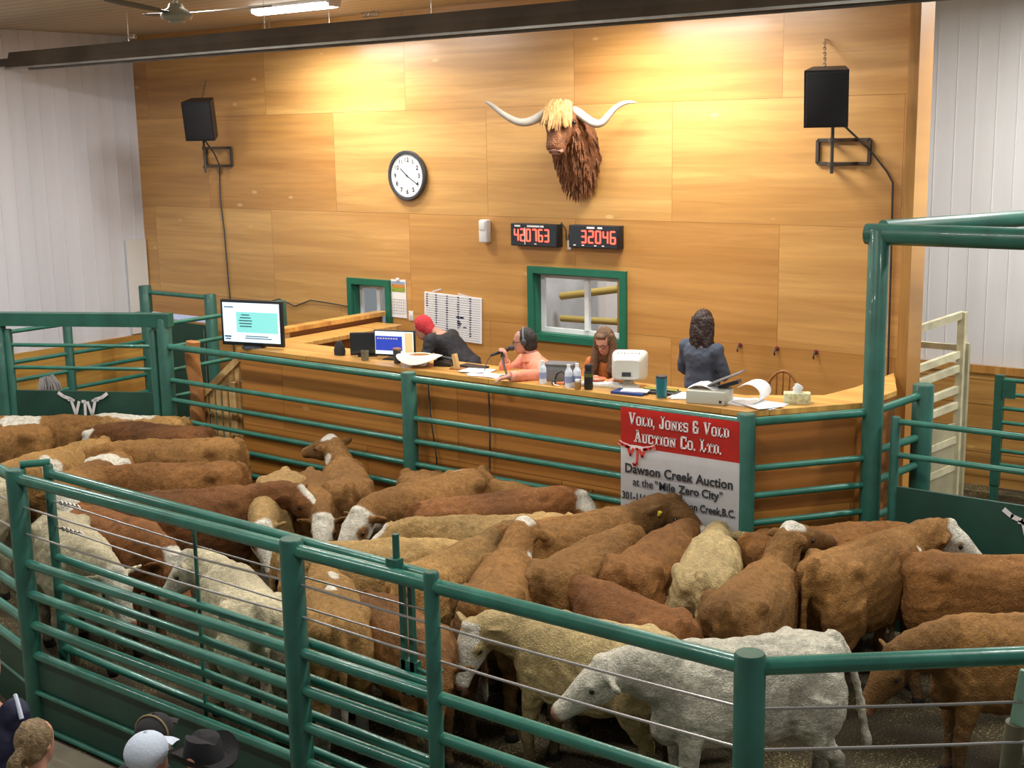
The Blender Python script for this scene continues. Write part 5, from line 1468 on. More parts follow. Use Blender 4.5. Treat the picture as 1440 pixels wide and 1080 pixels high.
# auctioneer
B = (.80, -1.62, FL)
J = dict(pel=V(.84, -1.60, 1.52), neck=V(.70, -1.755, 2.055), sl=V(.86, -1.90, 2.005), sr=V(.53, -1.66, 1.985), head=V(.625, -1.79, 2.215), f=(-.86, -.42, -.12), u=(0, 0, 1),
         el=V(1.14, -2.13, 1.985), wl=V(.945, -2.47, 2.005), er=V(.47, -1.93, 1.84), wr=V(.555, -2.00, 2.06),
         hl=V(.92, -1.66, 1.50), kl=V(.74, -1.98, 1.42), al=V(.78, -1.92, .93), hr=V(.76, -1.54, 1.50), kr=V(.47, -1.72, 1.42), ar=V(.50, -1.70, .93))
t, f, s, u = person('person in salmon shirt speaking into a microphone with one arm along the green rail', B, J, ('shirt', 'shirt_salmon'), 'jeans', 'skin_pink', 1.20, .03,
        hand_l=(V(-.55, -.82, -.15), V(0, -.2, -1), V(-.8, .5, .1), .42), hand_r=(V(.05, -.25, 1), V(-.8, -.5, .1), V(-.4, .8, 0), .75), collar=True)
hair_cap(t, B, J['head'], f, s, u, 'hair_black', .030, k=1.04)
glasses(t, B, J['head'], f, s, u)
n0 = J['neck'] - V(*B); d0 = (J['head'] - J['neck']).normalized()
b = MB(); b.loft([(n0 + d0 * k + f * o, s, f, a, a * 1.05) for k, o, a in ((-.02, .012, .105), (.02, .006, .088), (.055, .004, .078), (.058, .004, .070), (.02, .006, .074))], 20); b.build('collar', M['shirt_light'], t)
b = MB(); tt = (J['neck'] - J['pel']).normalized()
b.loft([(J['pel'] - V(*B) + tt * k + f * o, s, f, .022, .010) for k, o in ((.05, .158), (.18, .163), (.30, .168), (.40, .158), (.50, .125))], 10); b.build('placket', M['shirt_light'], t)
we = (J['wl'] - J['el']).normalized(); cl = J['wl'] - V(*B)
b = MB(); b.tube([cl - we * .075, cl - we * .02], .052, 14); b.build('cuff', M['shirt_light'], t)
c = J['head'] - V(*B)
b = MB(); b.tube([c + s * .092 * math.cos(a) - f * .012 + u * (.012 + .128 * math.sin(a)) for a in [PI * q / 12 for q in range(13)]], .008, 8); b.build('headset', M['grey_metal'], t)
for e in (1, -1): MB().ball(c + s * e * .094 - f * .012 + u * .0, (.022, .030, .036), 10, rot=Matrix((s, f, u)).transposed()).build('ear_cushion', M['dark_grey'], t)
stool('black stool under the auctioneer', .86, -1.55, .56)
# the microphone goes where his hand is
# long haired woman at the keyboard
B = (1.50, -1.42, FL)
J = dict(pel=V(1.49, -1.42, 1.55), neck=V(1.47, -1.55, 2.10), sl=V(1.62, -1.50, 2.045), sr=V(1.30, -1.60, 2.035), head=V(1.455, -1.625, 2.265), f=(.05, -.86, -.50), u=(0, -.4, 1),
         el=V(1.72, -1.66, 1.82), wl=V(1.82, -1.97, 1.99), er=V(1.28, -1.78, 1.82), wr=V(1.62, -2.02, 1.99),
         hl=V(1.58, -1.45, 1.52), kl=V(1.60, -1.78, 1.45), al=V(1.60, -1.74, .93), hr=V(1.40, -1.47, 1.52), kr=V(1.38, -1.80, 1.45), ar=V(1.38, -1.76, .93))
t, f, s, u = person('person with long light brown hair and orange sweater looking down at a keyboard', B, J, ('sweater', 'sweater_orange'), 'jeans', 'skin', .93, 0,
        hand_l=(V(-.25, -.95, -.1), V(0, 0, -1), V(-.9, .1, 0), .35), hand_r=(V(.45, -.85, -.1), V(0, 0, -1), V(.9, .2, 0), .35))
def long_hair(mb, c):
    for e, L in ((-1, .44), (1, .34)):
        limb(mb, [c + s * e * .062 + u * .06 - f * .02, c + s * e * .088 - f * .005 - V(0, 0, .06), c + s * e * .098 + f * .02 - V(0, 0, .17), c + s * e * .092 + V(0, -.05, -.28), c + s * e * .085 + V(0, -.04, -L)], [.040, .042, .048, .042, .018])
    limb(mb, [c - f * .06, c - f * .07 - V(0, 0, .14), c - f * .05 - V(0, -.05, .36)], [.08, .09, .06])
    mb.ball(c + f * .045 + u * .082, (.062, .05, .03), 12)
hair_cap(t, B, J['head'], f, s, u, 'hair_brown', .020, k=1.04, extra=long_hair)
glasses(t, B, J['head'], f, s, u)
stool('black stool under the long haired person', 1.49, -1.38, .60)
# standing woman seen from behind
B = (1.98, -.72, FL)
J = dict(pel=V(1.98, -.70, 1.72), neck=V(1.985, -.72, 2.19), sl=V(1.815, -.70, 2.125), sr=V(2.155, -.74, 2.105), head=V(1.995, -.70, 2.36), f=(.15, .93, -.12), u=(0, 0, 1),
         el=V(1.735, -.66, 1.88), wl=V(1.90, -.48, 1.80), er=V(2.235, -.70, 1.86), wr=V(2.06, -.48, 1.80),
         hl=V(1.89, -.70, 1.70), kl=V(1.88, -.68, 1.30), al=V(1.87, -.72, .93), hr=V(2.07, -.70, 1.70), kr=V(2.08, -.68, 1.30), ar=V(2.09, -.72, .93), toe=(0, 1, 0))
t, f, s, u = person('person with long dark curly hair and slate top standing with back to the ring', B, J, ('top', 'top_slate'), 'jeans', 'skin', 1.02, .01,
        hand_l=(V(.8, .3, 0), V(0, -1, 0), V(0, 0, 1), .6), hand_r=(V(-.8, .3, 0), V(0, -1, 0), V(0, 0, 1), .6))
def curls(mb, c):
    r = random.Random(5)
    for i in range(46):
        a = r.uniform(.15, PI - .15); x = math.cos(a) * .092; y = -math.sin(a) * .085
        L = r.uniform(.22, .40)
        p = c + V(x, y, .06)
        pts = [p + V(.014 * math.cos(q * 1.5 + i) + x * .25 * q / 6, .012 * math.sin(q * 1.5 + i) - .02 * q / 6, -L * q / 6) for q in range(7)]
        mb.tube(pts, [.020, .022, .023, .023, .021, .018, .010], 7)
hair_cap(t, B, J['head'], f, s, u, 'hair_dark', .012, k=1.08, extra=curls, amp=.008)
# person in red beanie bending over
B = (-.92, -.86, FL)
J = dict(pel=V(-.88, -.86, 1.70), neck=V(-1.15, -1.02, 2.045), sl=V(-1.13, -1.16, 1.99), sr=V(-1.10, -.84, 2.00), head=V(-1.30, -1.09, 2.115), f=(-.78, -.36, -.52), u=(-.5, -.2, .85),
         el=V(-1.16, -1.30, 1.72), wl=V(-1.08, -1.62, 1.99), er=V(-1.25, -.90, 1.72), wr=V(-1.40, -1.28, 1.78),
         hl=V(-.88, -.95, 1.68), kl=V(-.92, -.98, 1.28), al=V(-.86, -.96, .93), hr=V(-.86, -.78, 1.68), kr=V(-.92, -.78, 1.28), ar=V(-.84, -.78, .93))
t, f, s, u = person('person in red beanie and black jacket bending over the computer', B, J, ('jacket', 'jacket_black'), 'jacket_black', 'skin', 1.05, .01,
        hand_l=(V(-.3, -.9, -.1), V(0, 0, -1), V(-.9, .3, 0), .4), hand_r=(V(-.4, -.8, 0), V(0, 0, -1), V(.8, -.4, 0), .5), collar=True)
def nob(mb, c): pass
hair_cap(t, B, J['head'], f, s, u, 'beanie_red', .022, 'beanie', k=1.10, amp=.003)

# ------------------------------------------------------------------ spectators in the front seats
def seat_row():
    t = thing('bench', 'plain wooden bench under the front row spectators', 'bench', (2.6, -8.55, .022))
    MB().box((0, 0, .41), (3.4, .34, .05), bevel=.006).build('seat', M['trim_board'], t)
    for x in (-1.4, 0, 1.4): MB().box((x, 0, .19), (.06, .30, .385)).build('leg', M['trim_board'], t, smooth=0)
def sitter(label, x, y, face, top, bottom='jeans', skin='skin', lean=.05, zc=1.30, hands=True):
    """seated on the bench looking along face"""
    F = Vector((face[0], face[1], 0)).normalized(); S = Vector((-F.y, F.x, 0))
    B = Vector((x, y, .022)); P = Vector((x, y, 0))
    z = lambda v: V(0, 0, v)
    J = dict(pel=P + z(.55), neck=P + F * lean + z(zc - .19), sl=P + F * lean + S * .175 + z(zc - .25), sr=P + F * lean - S * .175 + z(zc - .25), head=P + F * (lean + .03) + z(zc), f=(face[0], face[1], face[2] if len(face) > 2 else 0), u=(0, 0, 1),
             el=P + F * (lean + .06) + S * .24 + z(zc - .52), er=P + F * (lean + .06) - S * .24 + z(zc - .52), wl=P + F * .30 + S * .12 + z(.66), wr=P + F * .30 - S * .12 + z(.66),
             hl=P + S * .09 + z(.53), kl=P + S * .12 + F * .40 + z(.50), al=P + S * .12 + F * .38 + z(.10), hr=P - S * .09 + z(.53), kr=P - S * .12 + F * .40 + z(.50), ar=P - S * .12 + F * .38 + z(.10))
    t, f, s, u = person(label, B, J, top, bottom, skin, 1.0, .01, hand_l=(F, -z(1), -S, .5), hand_r=(F, -z(1), S, .5), voxel=.011, collar=True)
    return t, B, J, f, s, u
seat_row()
# ponytail
t, B, J, f, s, u = sitter('person with blonde ponytail and navy jacket at the lower left', 2.66, -8.58, (-.38, .92, -.08), ('jacket', 'jacket_navy'), zc=1.285)
def pony(mb, c):
    mb.ball(c - f * .05 - u * .02, (.072, .06, .075), 12)
    limb(mb, [c - f * .10 + u * .015, c - f * .150 + s * .02 - V(0, 0, .04), c - f * .165 + s * .035 - V(0, 0, .14), c - f * .13 + s * .04 - V(0, 0, .27), c - f * .11 + s * .04 - V(0, 0, .36)], [.026, .034, .036, .028, .010])
hair_cap(t, B, J['head'], f, s, u, 'hair_blonde', .022, k=1.02, extra=pony, low=False)
c = J['neck'] - B; limb_b = MB(); limb_b.tube([c + V(.07 * math.cos(a), .065 * math.sin(a), .025) for a in [2 * PI * q / 16 for q in range(17)]], .014, 8, caps=False); limb_b.build('collar_band', M['cap_white'], t)
MB().tube([c - f * .10 + V(0, 0, .21 - .10) + V(.025 * math.cos(a), .025 * math.sin(a), 0) for a in [2 * PI * q / 10 for q in range(11)]], .007, 6, caps=False).build('hair_tie', M['cap_piping'], t)
# white cap
def cap(t, B, J, f, s, u, m, brimdir=1, brim=True):
    c = J['head'] - B
    R = Matrix((s, f, u)).transposed()
    mb = MB(); mb.ball(c + u * .036 - f * .012, (.098, .116, .098), 18, rot=R)
    me = organic(mb, .010, 2)
    link_mesh('cap', me, M[m], t)
    b = MB()
    if brim: b.loft([(c + u * (.045 - .02 * (k / 4) ** 2) + f * (.085 + .022 * k), s, u, .078 - .010 * k, .006) for k in range(5)], 14)
    b.build('brim', M[m], t)
    MB().ball(c + u * .132 - f * .008, .010).build('button', M[m], t)
t, B, J, f, s, u = sitter('person in a white baseball cap at the bottom of the photo', 3.20, -8.34, (-.12, .99, .0), ('jacket', 'jacket_black'), zc=1.275)
hair_cap(t, B, J['head'] - V(0, 0, .035), f, s, u, 'hair_black', .03, k=.86)
cap(t, B, J, f, s, u, 'cap_white')
# black cap with tan piping
t, B, J, f, s, u = sitter('person in a black cap with tan piping left of the white cap', 2.78, -8.00, (-.35, .9, 0), ('jacket', 'jacket_black'), zc=1.10, lean=.10)
cap(t, B, J, f, s, u, 'cap_black')
c = J['head'] - B
MB().tube([c + u * .040 - f * .008 + s * .095 * math.cos(a) + u * .097 * math.sin(a) - f * .03 for a in [PI * q / 14 for q in range(15)]], .006, 8).build('piping', M['cap_piping'], t)
# black cowboy hat
t, B, J, f, s, u = sitter('person in a black felt hat right of the white cap at the bottom', 3.45, -8.20, (-.2, .95, 0), ('jacket', 'jacket_black'), zc=1.24)
h = thing('h', None, None); h_ = hat(h, 'hat_black', 1.0, brim=.155); h_.parent = t; h_.name = 'felt_hat'
h_.location = (J['head'] - B) + V(0, 0, .045); D.objects.remove(h)
# navy jacket at the left edge
t, B, J, f, s, u = sitter('person in navy jacket with white shoulder stripe cut by the left edge', 2.06, -8.48, (-.4, .9, 0), ('jacket', 'jacket_navy'), zc=1.52)
hair_cap(t, B, J['head'], f, s, u, 'hair_black', .02, k=1.03)
c = J['sr'] - B; MB().tube([c + V(-.02, .03, .088), c + V(.05, 0, .065), c + V(.09, -.01, .0)], .012, 8).build('stripe', M['cap_white'], t)
# ------------------------------------------------------------------ cattle
COAT = {'red': (.235, .104, .029), 'dark': (.165, .066, .019), 'tan': (.36, .202, .064), 'gold': (.43, .275, .105), 'brown': (.268, .132, .038), 'cream': (.60, .53, .35), 'white': (.64, .60, .48), 'pale': (.50, .375, .175), 'rust': (.24, .098, .029)}
WHITE = np.array((.70, .66, .55)); PINK = np.array((.42, .20, .14)); MUD = np.array((.075, .052, .026))
def npnoise(P, f, seed):
    r = np.random.RandomState(seed); out = np.zeros(len(P))
    for k in range(6):
        d = r.normal(size=3); d /= np.linalg.norm(d); out += np.sin(P @ d * f * r.uniform(.6, 1.6) + r.uniform(0, 6.3))
    return out / 3.0
def smooth01(x): x = np.clip(x, 0, 1); return x * x * (3 - 2 * x)

def cow(label, anchor, xy, heading, s=1.0, coat='red', neck=(8, 0), head=(-40, 0), face='white', patches=(), face_col=None, tags=(), seed=1, dark_neck=0.0, tail=(0, 0), wide=1.0, legs_white=False, turn=0.0):
    """one animal; anchor R = tail head, W = withers; heading in degrees; neck and head = (pitch, yaw) in degrees relative to the body"""
    rnd = random.Random(seed * 7 + 1)
    mb = MB()
    Y, Z, X = V(0, 1, 0), V(0, 0, 1), V(1, 0, 0)
    secs = [(-.655, 1.04, .085, .085), (-.625, 1.03, .165, .16), (-.555, .985, .225, .235), (-.45, .945, .258, .295), (-.30, .910, .265, .320), (-.10, .880, .288, .345), (.09, .878, .288, .345), (.25, .895, .270, .345), (.39, .915, .238, .335), (.50, .925, .190, .280), (.575, .930, .12, .19), (.605, .93, .06, .10)]
    mb.loft([(V(x, 0, z), Y, Z, a * wide, h) for x, z, a, h in secs], 24, p=2.45)
    for sd in (-1, 1):
        mb.ball((-.46, sd * .150 * wide, .84), (.195, .135, .30), 16)         # thigh
        mb.ball((-.37, sd * .195 * wide, 1.135), (.10, .070, .075), 10)       # hook bone
        mb.ball((-.595, sd * .095 * wide, 1.10), (.075, .06, .085), 10)       # pin bone
        mb.ball((.37, sd * .155 * wide, .90), (.15, .105, .30), 14)           # shoulder
        st = rnd.uniform(-.07, .07)
        mb.tube([(.39, sd * .155, .86), (.38 + st * .3, sd * .155, .66), (.39 + st * .6, sd * .15, .42), (.38 + st, sd * .15, .40), (.38 + st, sd * .148, .14), (.40 + st, sd * .148, .075), (.405 + st, sd * .148, 0.0)], [.12, .085, .058, .056, .042, .052, .058], 12)
        st = rnd.uniform(-.07, .07)
        mb.tube([(-.44, sd * .15, .90), (-.37, sd * .16, .70), (-.50 + st * .5, sd * .155, .50), (-.56 + st, sd * .15, .43), (-.53 + st, sd * .148, .16), (-.51 + st, sd * .148, .075), (-.50 + st, sd * .148, 0.0)], [.17, .125, .072, .058, .044, .052, .058], 12)
    mb.ball((-.615, 0, 1.185), (.07, .045, .05), 10)
    mb.loft([(V(x, 0, z), Y, Z, a, .03) for x, z, a in ((-.5, 1.21, .06), (-.2, 1.215, .05), (.1, 1.215, .05), (.34, 1.235, .06))], 10)   # spine
    # brisket and dewlap
    mb.ball((.49, 0, .70), (.13, .10, .14), 12)
    # tail
    ty, tx = tail
    tp = [V(-.58, 0, 1.215), V(-.655, 0, 1.185), V(-.70 - tx * .2, ty * .1, 1.06), V(-.715 - tx * .5, ty * .4, .86), V(-.71 - tx * .8, ty * .8, .64), V(-.70 - tx, ty, .44)]
    mb.tube(tp, [.05, .042, .034, .029, .030, .022], 8)
    mb.ball(tp[-1] + V(0, 0, .06), (.035, .035, .10), 10)
    # neck
    rad = math.radians
    np_, ny = rad(neck[0]), rad(neck[1])
    nd = V(math.cos(np_) * math.cos(ny), math.cos(np_) * math.sin(ny), math.sin(np_))
    b0 = V(.32, 0, 1.00); b1 = V(.48, 0, 1.03)
    poll = V(.46, 0, 1.06) + nd * .45
    hp, hy = rad(head[0]), rad(head[1])
    hd = V(math.cos(hp) * math.cos(hy), math.cos(hp) * math.sin(hy), math.sin(hp))
    side = Z.cross(hd).normalized(); up = hd.cross(side).normalized()
    mid = b1.lerp(poll, .55) + V(0, 0, .015)
    path = [(b0, .205, .255), (b1, .175, .225), (b1.lerp(mid, .5), .155, .195), (mid, .132, .168), (mid.lerp(poll, .55), .115, .142), (poll - nd * .02, .10, .115)]
    prev = None; ns = []
    for i, (c, a, h) in enumerate(path):
        d = (path[min(i + 1, len(path) - 1)][0] - path[max(0, i - 1)][0]).normalized()
        u = Z.cross(d).normalized(); v = d.cross(u)
        ns.append((c, u, v, a, h))
    mb.loft(ns, 18)
    # head
    hs = [(-.075, .075, .065, -.02), (-.03, .105, .100, -.025), (.05, .118, .125, -.045), (.13, .118, .130, -.055), (.21, .098, .110, -.055), (.30, .074, .085, -.058), (.37, .066, .070, -.058), (.42, .070, .064, -.058), (.455, .062, .052, -.060), (.472, .035, .030, -.06)]
    mb.loft([(poll + hd * t_ + up * o, side, up, a, h) for t_, a, h, o in hs], 18, p=2.3)
    for sd in (-1, 1):
        mb.ball(poll + hd * .135 + side * sd * .100 - up * .005, .034, 10)      # brow over the eye
        e0 = poll + hd * .01 + side * sd * .085 - up * .03
        ed = (side * sd * .95 - hd * .22 - up * .10 + V(0, 0, rnd.uniform(-.15, .25))).normalized()
        eu = ed.cross(hd).normalized()
        ew = eu.cross(ed)
        mb.loft([(e0 + ed * k, eu, ew, a, h) for k, a, h in ((-.02, .028, .022), (.03, .034, .022), (.08, .058, .019), (.13, .055, .018), (.175, .030, .015), (.195, .012, .010))], 12)
    mb.ball(poll + up * .05 - hd * .01, (.075, .075, .05), 10)                # curly poll
    me = organic(mb, .0185 if s > .5 else .02, 5)
    n = len(me.vertices)
    P = np.empty(n * 3); me.vertices.foreach_get('co', P); P = P.reshape(-1, 3)
    Nn = np.empty(n * 3); me.vertices.foreach_get('normal', Nn); Nn = Nn.reshape(-1, 3)
    # ---- markings in the colour attribute
    base = np.array(COAT[coat])
    tone = 1 + .24 * npnoise(P, 5, seed) + .08 * npnoise(P, 17, seed + 9)
    c = base[None, :] * np.clip(tone, .6, 1.5)[:, None]
    q = P - np.array(poll)
    ht = q @ np.array(hd); hsd = q @ np.array(side); hu = q @ np.array(up)
    ax0 = np.array(b1); ax1 = np.array(poll)
    nt = np.clip(((P - ax0) @ (ax1 - ax0)) / ((ax1 - ax0) @ (ax1 - ax0)), 0, 1)
    wob = npnoise(P, 28, seed + 3)
    isneck = smooth01((P[:, 0] - .36) / .2) * (P[:, 2] > .55)
    if dark_neck: c *= (1 - dark_neck * smooth01(isneck))[:, None]
    ishead = (ht > -.10) & (ht < .50) & (np.abs(hsd) < .17) & (np.abs(hu + .05) < .22) & (P[:, 0] > .3)
    W = np.zeros(n)
    if face == 'white':
        W = np.maximum(W, ishead * smooth01((ht + .055 + .015 * wob) / .03) * smooth01((.135 + .012 * wob - np.abs(hsd)) / .02))
        eyep = np.exp(-(((ht - .14) / .075) ** 2 + ((np.abs(hsd) - .115) / .05) ** 2 + ((hu + .03) / .07) ** 2))
        if face_col != 'clear': W *= 1 - smooth01((eyep - .35) / .25)
        W *= 1 - (ht < .04) * smooth01((np.abs(hsd) - .095) / .02)
    elif face == 'blaze':
        W = np.maximum(W, ishead * smooth01((ht + .02) / .04) * smooth01((.055 + .012 * wob - np.abs(hsd)) / .02) * (hu > -.06))
        W = np.maximum(W, ishead * smooth01((ht - .34) / .05))
    elif face == 'poll':
        W = np.maximum(W, ishead * smooth01((.09 + .02 * wob - ht) / .03) * smooth01((hu + .0) / .03) * smooth01((.10 - np.abs(hsd)) / .02))
    elif face == 'muzzle':
        W = np.maximum(W, ishead * smooth01((ht - .30 + .02 * wob) / .05))
    for p_ in patches:
        cx, cy, cz, rx, ry, rz_ = p_[:6]
        d = ((P[:, 0] - cx) / rx) ** 2 + ((P[:, 1] - cy) / ry) ** 2 + ((P[:, 2] - cz) / rz_) ** 2
        W = np.maximum(W, smooth01((1.0 + .30 * wob - d) / .25))
    if legs_white: W = np.maximum(W, smooth01((.46 + .06 * wob - P[:, 2]) / .06) * (np.abs(P[:, 1]) > .06))
    if len(tail) > 1: W = np.maximum(W, .75 * smooth01((.62 - P[:, 2]) / .1) * (P[:, 0] < -.655) * (np.abs(P[:, 1] - ty) < .2))
    wc = WHITE if coat not in ('cream', 'white') else np.array((.66, .62, .50))
    c = c * (1 - W[:, None]) + wc[None, :] * W[:, None]
    pk = ishead * smooth01((ht - .415) / .02)
    c = c * (1 - pk[:, None]) + PINK[None, :] * pk[:, None]
    ear = ishead & (np.abs(hsd) > .15)
    mud = smooth01((.62 - P[:, 2] + .10 * npnoise(P, 9, seed + 5)) / .45) * .72
    mud = np.maximum(mud, .35 * smooth01((npnoise(P, 6, seed + 7) - .55) / .4) * (P[:, 0] < -.2) * (P[:, 2] < 1.0))
    c = c * (1 - mud[:, None]) + MUD[None, :] * mud[:, None]
    hoof = P[:, 2] < .075
    c[hoof] = (.03, .026, .022)
    # ---- rough winter coat
    amp = .0065 * (1 - .75 * ishead)
    P2 = P + Nn * (amp * (npnoise(P, 42, seed + 11) * .7 + npnoise(P, 75, seed + 13) * .6))[:, None]
    # bend the back a little
    if turn:
        k = rad(turn)
        xx = np.maximum(P2[:, 0] + .1, 0); P2[:, 1] += k * xx ** 2 * .9
    P2 *= s
    me.vertices.foreach_set('co', P2.reshape(-1)); me.update()
    at = me.color_attributes.new('coat', 'FLOAT_COLOR', 'POINT')
    at.data.foreach_set('color', np.concatenate([c, np.ones((n, 1))], 1).reshape(-1).astype(np.float32))
    H = rad(heading); ax = 0.0
    loc = (xy[0] - math.cos(H) * ax, xy[1] - math.sin(H) * ax, 0.0)
    t = thing('beef_cow', label, 'cow', loc, H, 'cattle in the auction ring')
    body = link_mesh('body', me, M['cattle_hide'], t)
    def bend(v):
        v = Vector(v)
        if turn: v.y += rad(turn) * max(v.x + .1, 0) ** 2 * .9
        return v * s
    for sd in (-1, 1):
        MB().ball(bend(poll + hd * .145 + side * sd * .113 - up * .030), .019 * s, 10).build('eye', M['eye_dark'], body)
        MB().ball(bend(poll + hd * .462 + side * sd * .030 - up * .050), (.010 * s, .010 * s, .008 * s), 8).build('nostril', M['nostril'], body)
    for sd in tags:
        e0 = poll + hd * .01 + side * sd * .085 - up * .03
        ed = (side * sd * .95 - hd * .22 - up * .10).normalized()
        b = MB(); b.box(bend(e0 + ed * .10 + hd * .028), (.030, .030, .042), rot=Matrix((ed, hd, up)).transposed(), bevel=.004); b.build('ear_tag', M['tag_yellow'], body)
    return t

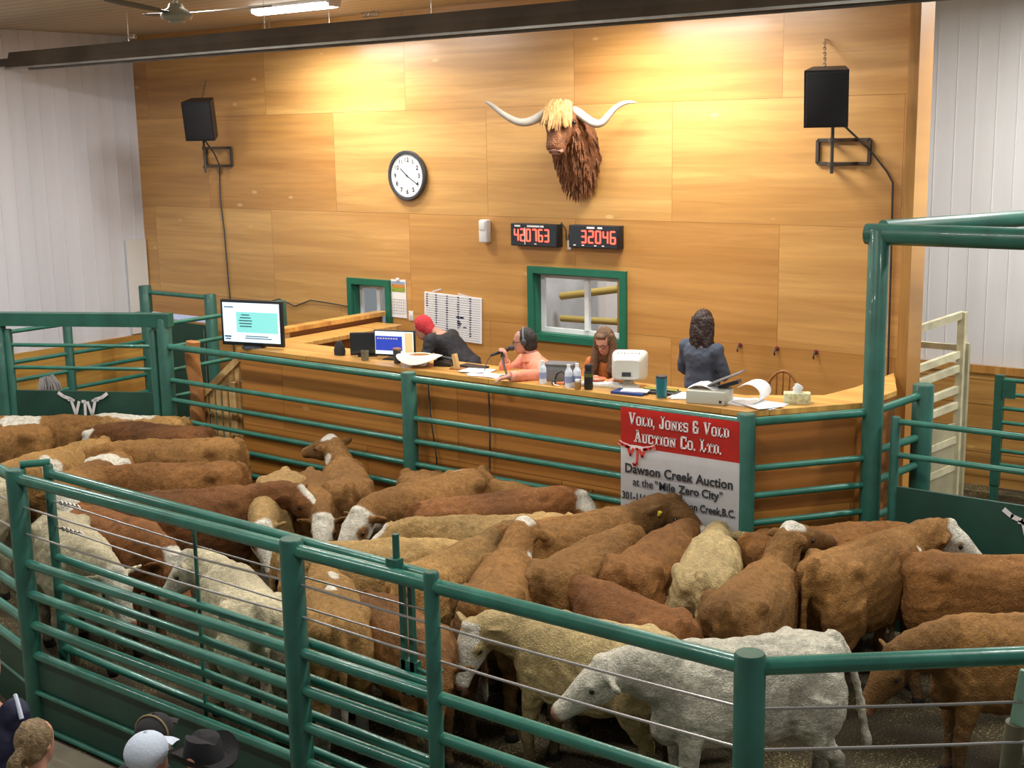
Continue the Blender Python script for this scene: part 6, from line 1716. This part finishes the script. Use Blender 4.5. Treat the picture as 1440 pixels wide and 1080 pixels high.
C = cow
W0 = (.15, 0, 0)
HERD = [
 # label, place, heading, options
 ('white faced cow mostly cut off by the left edge of the photo', 'M', (-5.49, -4.67), 38, dict(coat='dark', face='white', neck=(3, 0), head=(-43, 0), s=0.95)),
 ('cream cow behind the corner post at the left edge', 'M', (-3.22, -5.57), 202, dict(coat='cream', face='white', neck=(3, 0), head=(-43, 0), s=0.93)),
 ('brown cow with pale saddle patch and white rump standing along the left ring gate', 'M', (-4.80, -3.70), 34, dict(coat='brown', face='white', patches=((-.72, 0, 1.1, .17, .3, .30), (-.20, -.15, 1.2, .26, .25, .16)), neck=(3, 0), head=(-43, 0), s=0.95)),
 ('tan backed cow with white stripe along the back beside the ring gate post', 'M', (-3.86, -3.06), 203, dict(coat='tan', face='white', patches=((.18, 0, 1.24, .45, .11, .14), (.60, .1, 1.05, .22, .3, .25)), neck=(-12, 10), head=(-50, 10), s=0.95)),
 ('dark red cow with dark curly head bowed before the left ring gate', 'M', (-3.24, -3.20), 197, dict(coat='dark', face='poll', dark_neck=.2, neck=(2, 20), head=(-60, 45), s=0.95)),
 ('big plain brown cow at the far left in front of the ring gate', 'M', (-4.44, -4.56), 243, dict(coat='brown', face='white', neck=(3, 0), head=(-43, 0), s=1.00)),
 ('tan cow with white splash on its shoulder at the left', 'M', (-3.25, -4.47), 277, dict(coat='tan', face='none', patches=((.30, .2, 1.06, .13, .14, .20), (.30, -.2, 1.06, .12, .14, .18)), neck=(3, 0), head=(-43, 0), s=0.95)),
 ('brown cow with a broad white belt over the loin', 'M', (-2.44, -4.68), 296, dict(coat='brown', face='white', patches=((-.28, 0, 1.0, .13, .6, .7),), seed=21, neck=(12, 30), head=(-45, 40), s=0.95)),
 ('brown cow with tail to the slat railing at the end of the booth', 'M', (-2.43, -3.63), 222, dict(coat='brown', face='none', tail=(.05, 0), neck=(3, 0), head=(-43, 0), s=0.97)),
 ('rusty brown cow squeezed between the belted cow and the one by the railing', 'M', (-1.78, -4.14), 221, dict(coat='red', face='none', neck=(3, 0), head=(-43, 0), s=0.93)),
 ('dark brown cow with white blaze looking right at the left middle', 'M', (-0.74, -4.78), 48, dict(coat='dark', face='blaze', neck=(14, -12), head=(-32, -35), s=0.97)),
 ('curly golden cow with broad white face beside the near middle post', 'M', (-0.52, -4.08), 306, dict(coat='gold', face='white', neck=(-2, 8), head=(-46, 33), s=0.92)),
 ('dirty cream cow with lowered head behind the left end of the gate', 'M', (-0.82, -5.99), 340, dict(coat='cream', face='white', face_col='clear', seed=4, neck=(-3, 12), head=(-51, 9), s=0.95)),
 ('rust red cow with rounded back between the cream cows', 'M', (-0.94, -5.48), 357, dict(coat='rust', face='poll', neck=(-10, 0), head=(-45, -19), s=0.90)),
 ('cream cow turned away with large upright ears behind the gate brace', 'M', (1.24, -6.01), 153, dict(coat='cream', face='white', seed=6, neck=(14, 26), head=(-45, 52), s=0.92)),
 ('brown cow with raised white poll standing against the booth front', 'M', (-0.32, -3.36), 138, dict(coat='brown', face='poll', patches=((.55, .12, 1.2, .08, .1, .07), (.62, -.15, 1.22, .08, .08, .06)), dark_neck=.15, neck=(34, 16), head=(-15, 40), s=0.93)),
 ('brown cow with bright white face looking at the camera left of centre', 'M', (-0.39, -3.73), 318, dict(coat='brown', face='white', patches=(), neck=(2, 9), head=(-37, -7), s=0.88)),
 ('big smooth brown cow with white face turned left at the centre', 'M', (0.84, -3.45), 262, dict(coat='brown', face='white', patches=((-.35, -.05, 1.26, .10, .03, .06),), neck=(8, 15), head=(-40, 5), s=1.00)),
 ('tan brown cow nearest the booth front behind the big smooth cow', 'M', (0.72, -2.97), 8, dict(coat='brown', face='poll', neck=(5, 0), head=(-40, 0), s=0.92)),
 ('curly red cow with white face turned right at the centre', 'M', (1.46, -3.50), 56, dict(coat='rust', face='white', neck=(4, 5), head=(-40, -60), s=0.97)),
 ('golden tan cow with white forehead facing left at the centre', 'M', (1.90, -3.86), 221, dict(coat='gold', face='blaze', patches=((.52, -.12, .98, .06, .2, .08),), neck=(10, 8), head=(-32, 15), s=0.95)),
 ('tan cow with dark face lifted beside the reddish long necked cow', 'M', (2.07, -4.69), 92, dict(coat='tan', face='none', dark_neck=.35, tags=(1,), neck=(18, -8), head=(-32, -25), s=0.92)),
 ('reddish long necked cow with white poll seen from behind at the centre', 'M', (2.61, -4.76), 118, dict(coat='brown', face='poll', tags=(1,), patches=((.50, -.19, 1.12, .06, .08, .09),), neck=(30, -8), head=(-15, -15), s=0.93)),
 ('long brown cow with raised dark head and yellow tag below the banner', 'M', (2.44, -3.56), 62, dict(coat='brown', face='muzzle', dark_neck=.4, tags=(-1,), neck=(24, -14), head=(-28, -62), s=0.97)),
 ('brown cow seen from behind below the long brown cow', 'M', (2.85, -4.09), 93, dict(coat='brown', face='none', seed=11, neck=(3, 0), head=(-43, 0), s=0.93)),
 ('darker brown cow seen from behind, second left of the pale rump', 'M', (3.22, -3.67), 98, dict(coat='red', face='none', seed=12, neck=(3, 0), head=(-43, 0), s=0.93)),
 ('pale tan cow showing its rump and hanging tail below the banner post', 'M', (3.63, -3.52), 113, dict(coat='pale', face='none', seed=13, neck=(3, 0), head=(-43, 0), s=0.92)),
 ('brown cow lengthwise behind the corner post of the booth front', 'M', (4.07, -2.63), 50, dict(coat='red', face='none', neck=(3, 0), head=(-43, 0), s=0.92)),
 ('brown cow with white poll and yellow tag looking away right of the pale rump', 'M', (4.19, -3.90), 96, dict(coat='brown', face='poll', tags=(1,), dark_neck=.2, seed=15, neck=(42, -2), head=(-12, -35), s=0.92)),
 ('large brown cow with white face raised in profile beside the right gate', 'M', (4.60, -2.91), 76, dict(coat='brown', face='white', face_col='clear', tail=(0, 0), patches=((.40, -.25, 1.08, .018, .2, .10),), neck=(15, -16), head=(-36, -46), s=0.97)),
 ('brown cow with rounded back before the right gate emblem', 'M', (5.38, -2.55), 25, dict(coat='red', face='none', neck=(3, 0), head=(-43, 0), s=0.92)),
 ('big brown cow facing left with lowered head at the right edge', 'M', (5.92, -3.62), 222, dict(coat='brown', face='none', dark_neck=.25, seed=17, neck=(-4, 12), head=(-48, 15), s=0.92)),
 ('curly dark red cow showing its rump behind the pale cow', 'M', (3.64, -4.62), 163, dict(coat='rust', face='none', seed=18, neck=(3, 0), head=(-43, 0), s=0.88)),
 ('pale straw coloured cow with white face turned to the camera at the near fence', 'M', (3.70, -5.20), 188, dict(coat='pale', face='white', seed=19, neck=(4, 25), head=(-62, 70), s=0.90)),
 ('white cow walking left close behind the near corner post', 'M', (4.72, -5.07), 228, dict(dark_neck=.25, coat='white', face='white', face_col='clear', tail=(.10, .12), seed=20, neck=(11, 4), head=(-37, -13), s=0.95)),
 ('light golden cow lengthwise behind the middle of the near fence', 'M', (1.33, -4.92), 41, dict(coat='gold', face='none', neck=(3, 0), head=(-43, 0), s=0.92)),
 ('tan cow with white back spots and white tail switch at the near middle post', 'M', (1.88, -5.74), 141, dict(coat='tan', face='none', patches=((.30, -.05, 1.22, .09, .05, .07), (.02, .0, 1.22, .07, .05, .06), (-.1, .25, 1.05, .05, .1, .05)), legs_white=True, seed=23, neck=(3, 0), head=(-43, 0), s=0.90)),
 ('shaded brown cow with pale ear looking through the gate latch', 'M', (2.47, -5.65), 341, dict(coat='red', face='blaze', tags=(-1,), seed=24, neck=(5, -25), head=(-50, -40), s=0.85)),
]
for i, (lab, an, xy, hd_, op) in enumerate(HERD):
    op = dict(op); op.setdefault('seed', 30 + i)
    cow(lab, an, xy, hd_, **op)
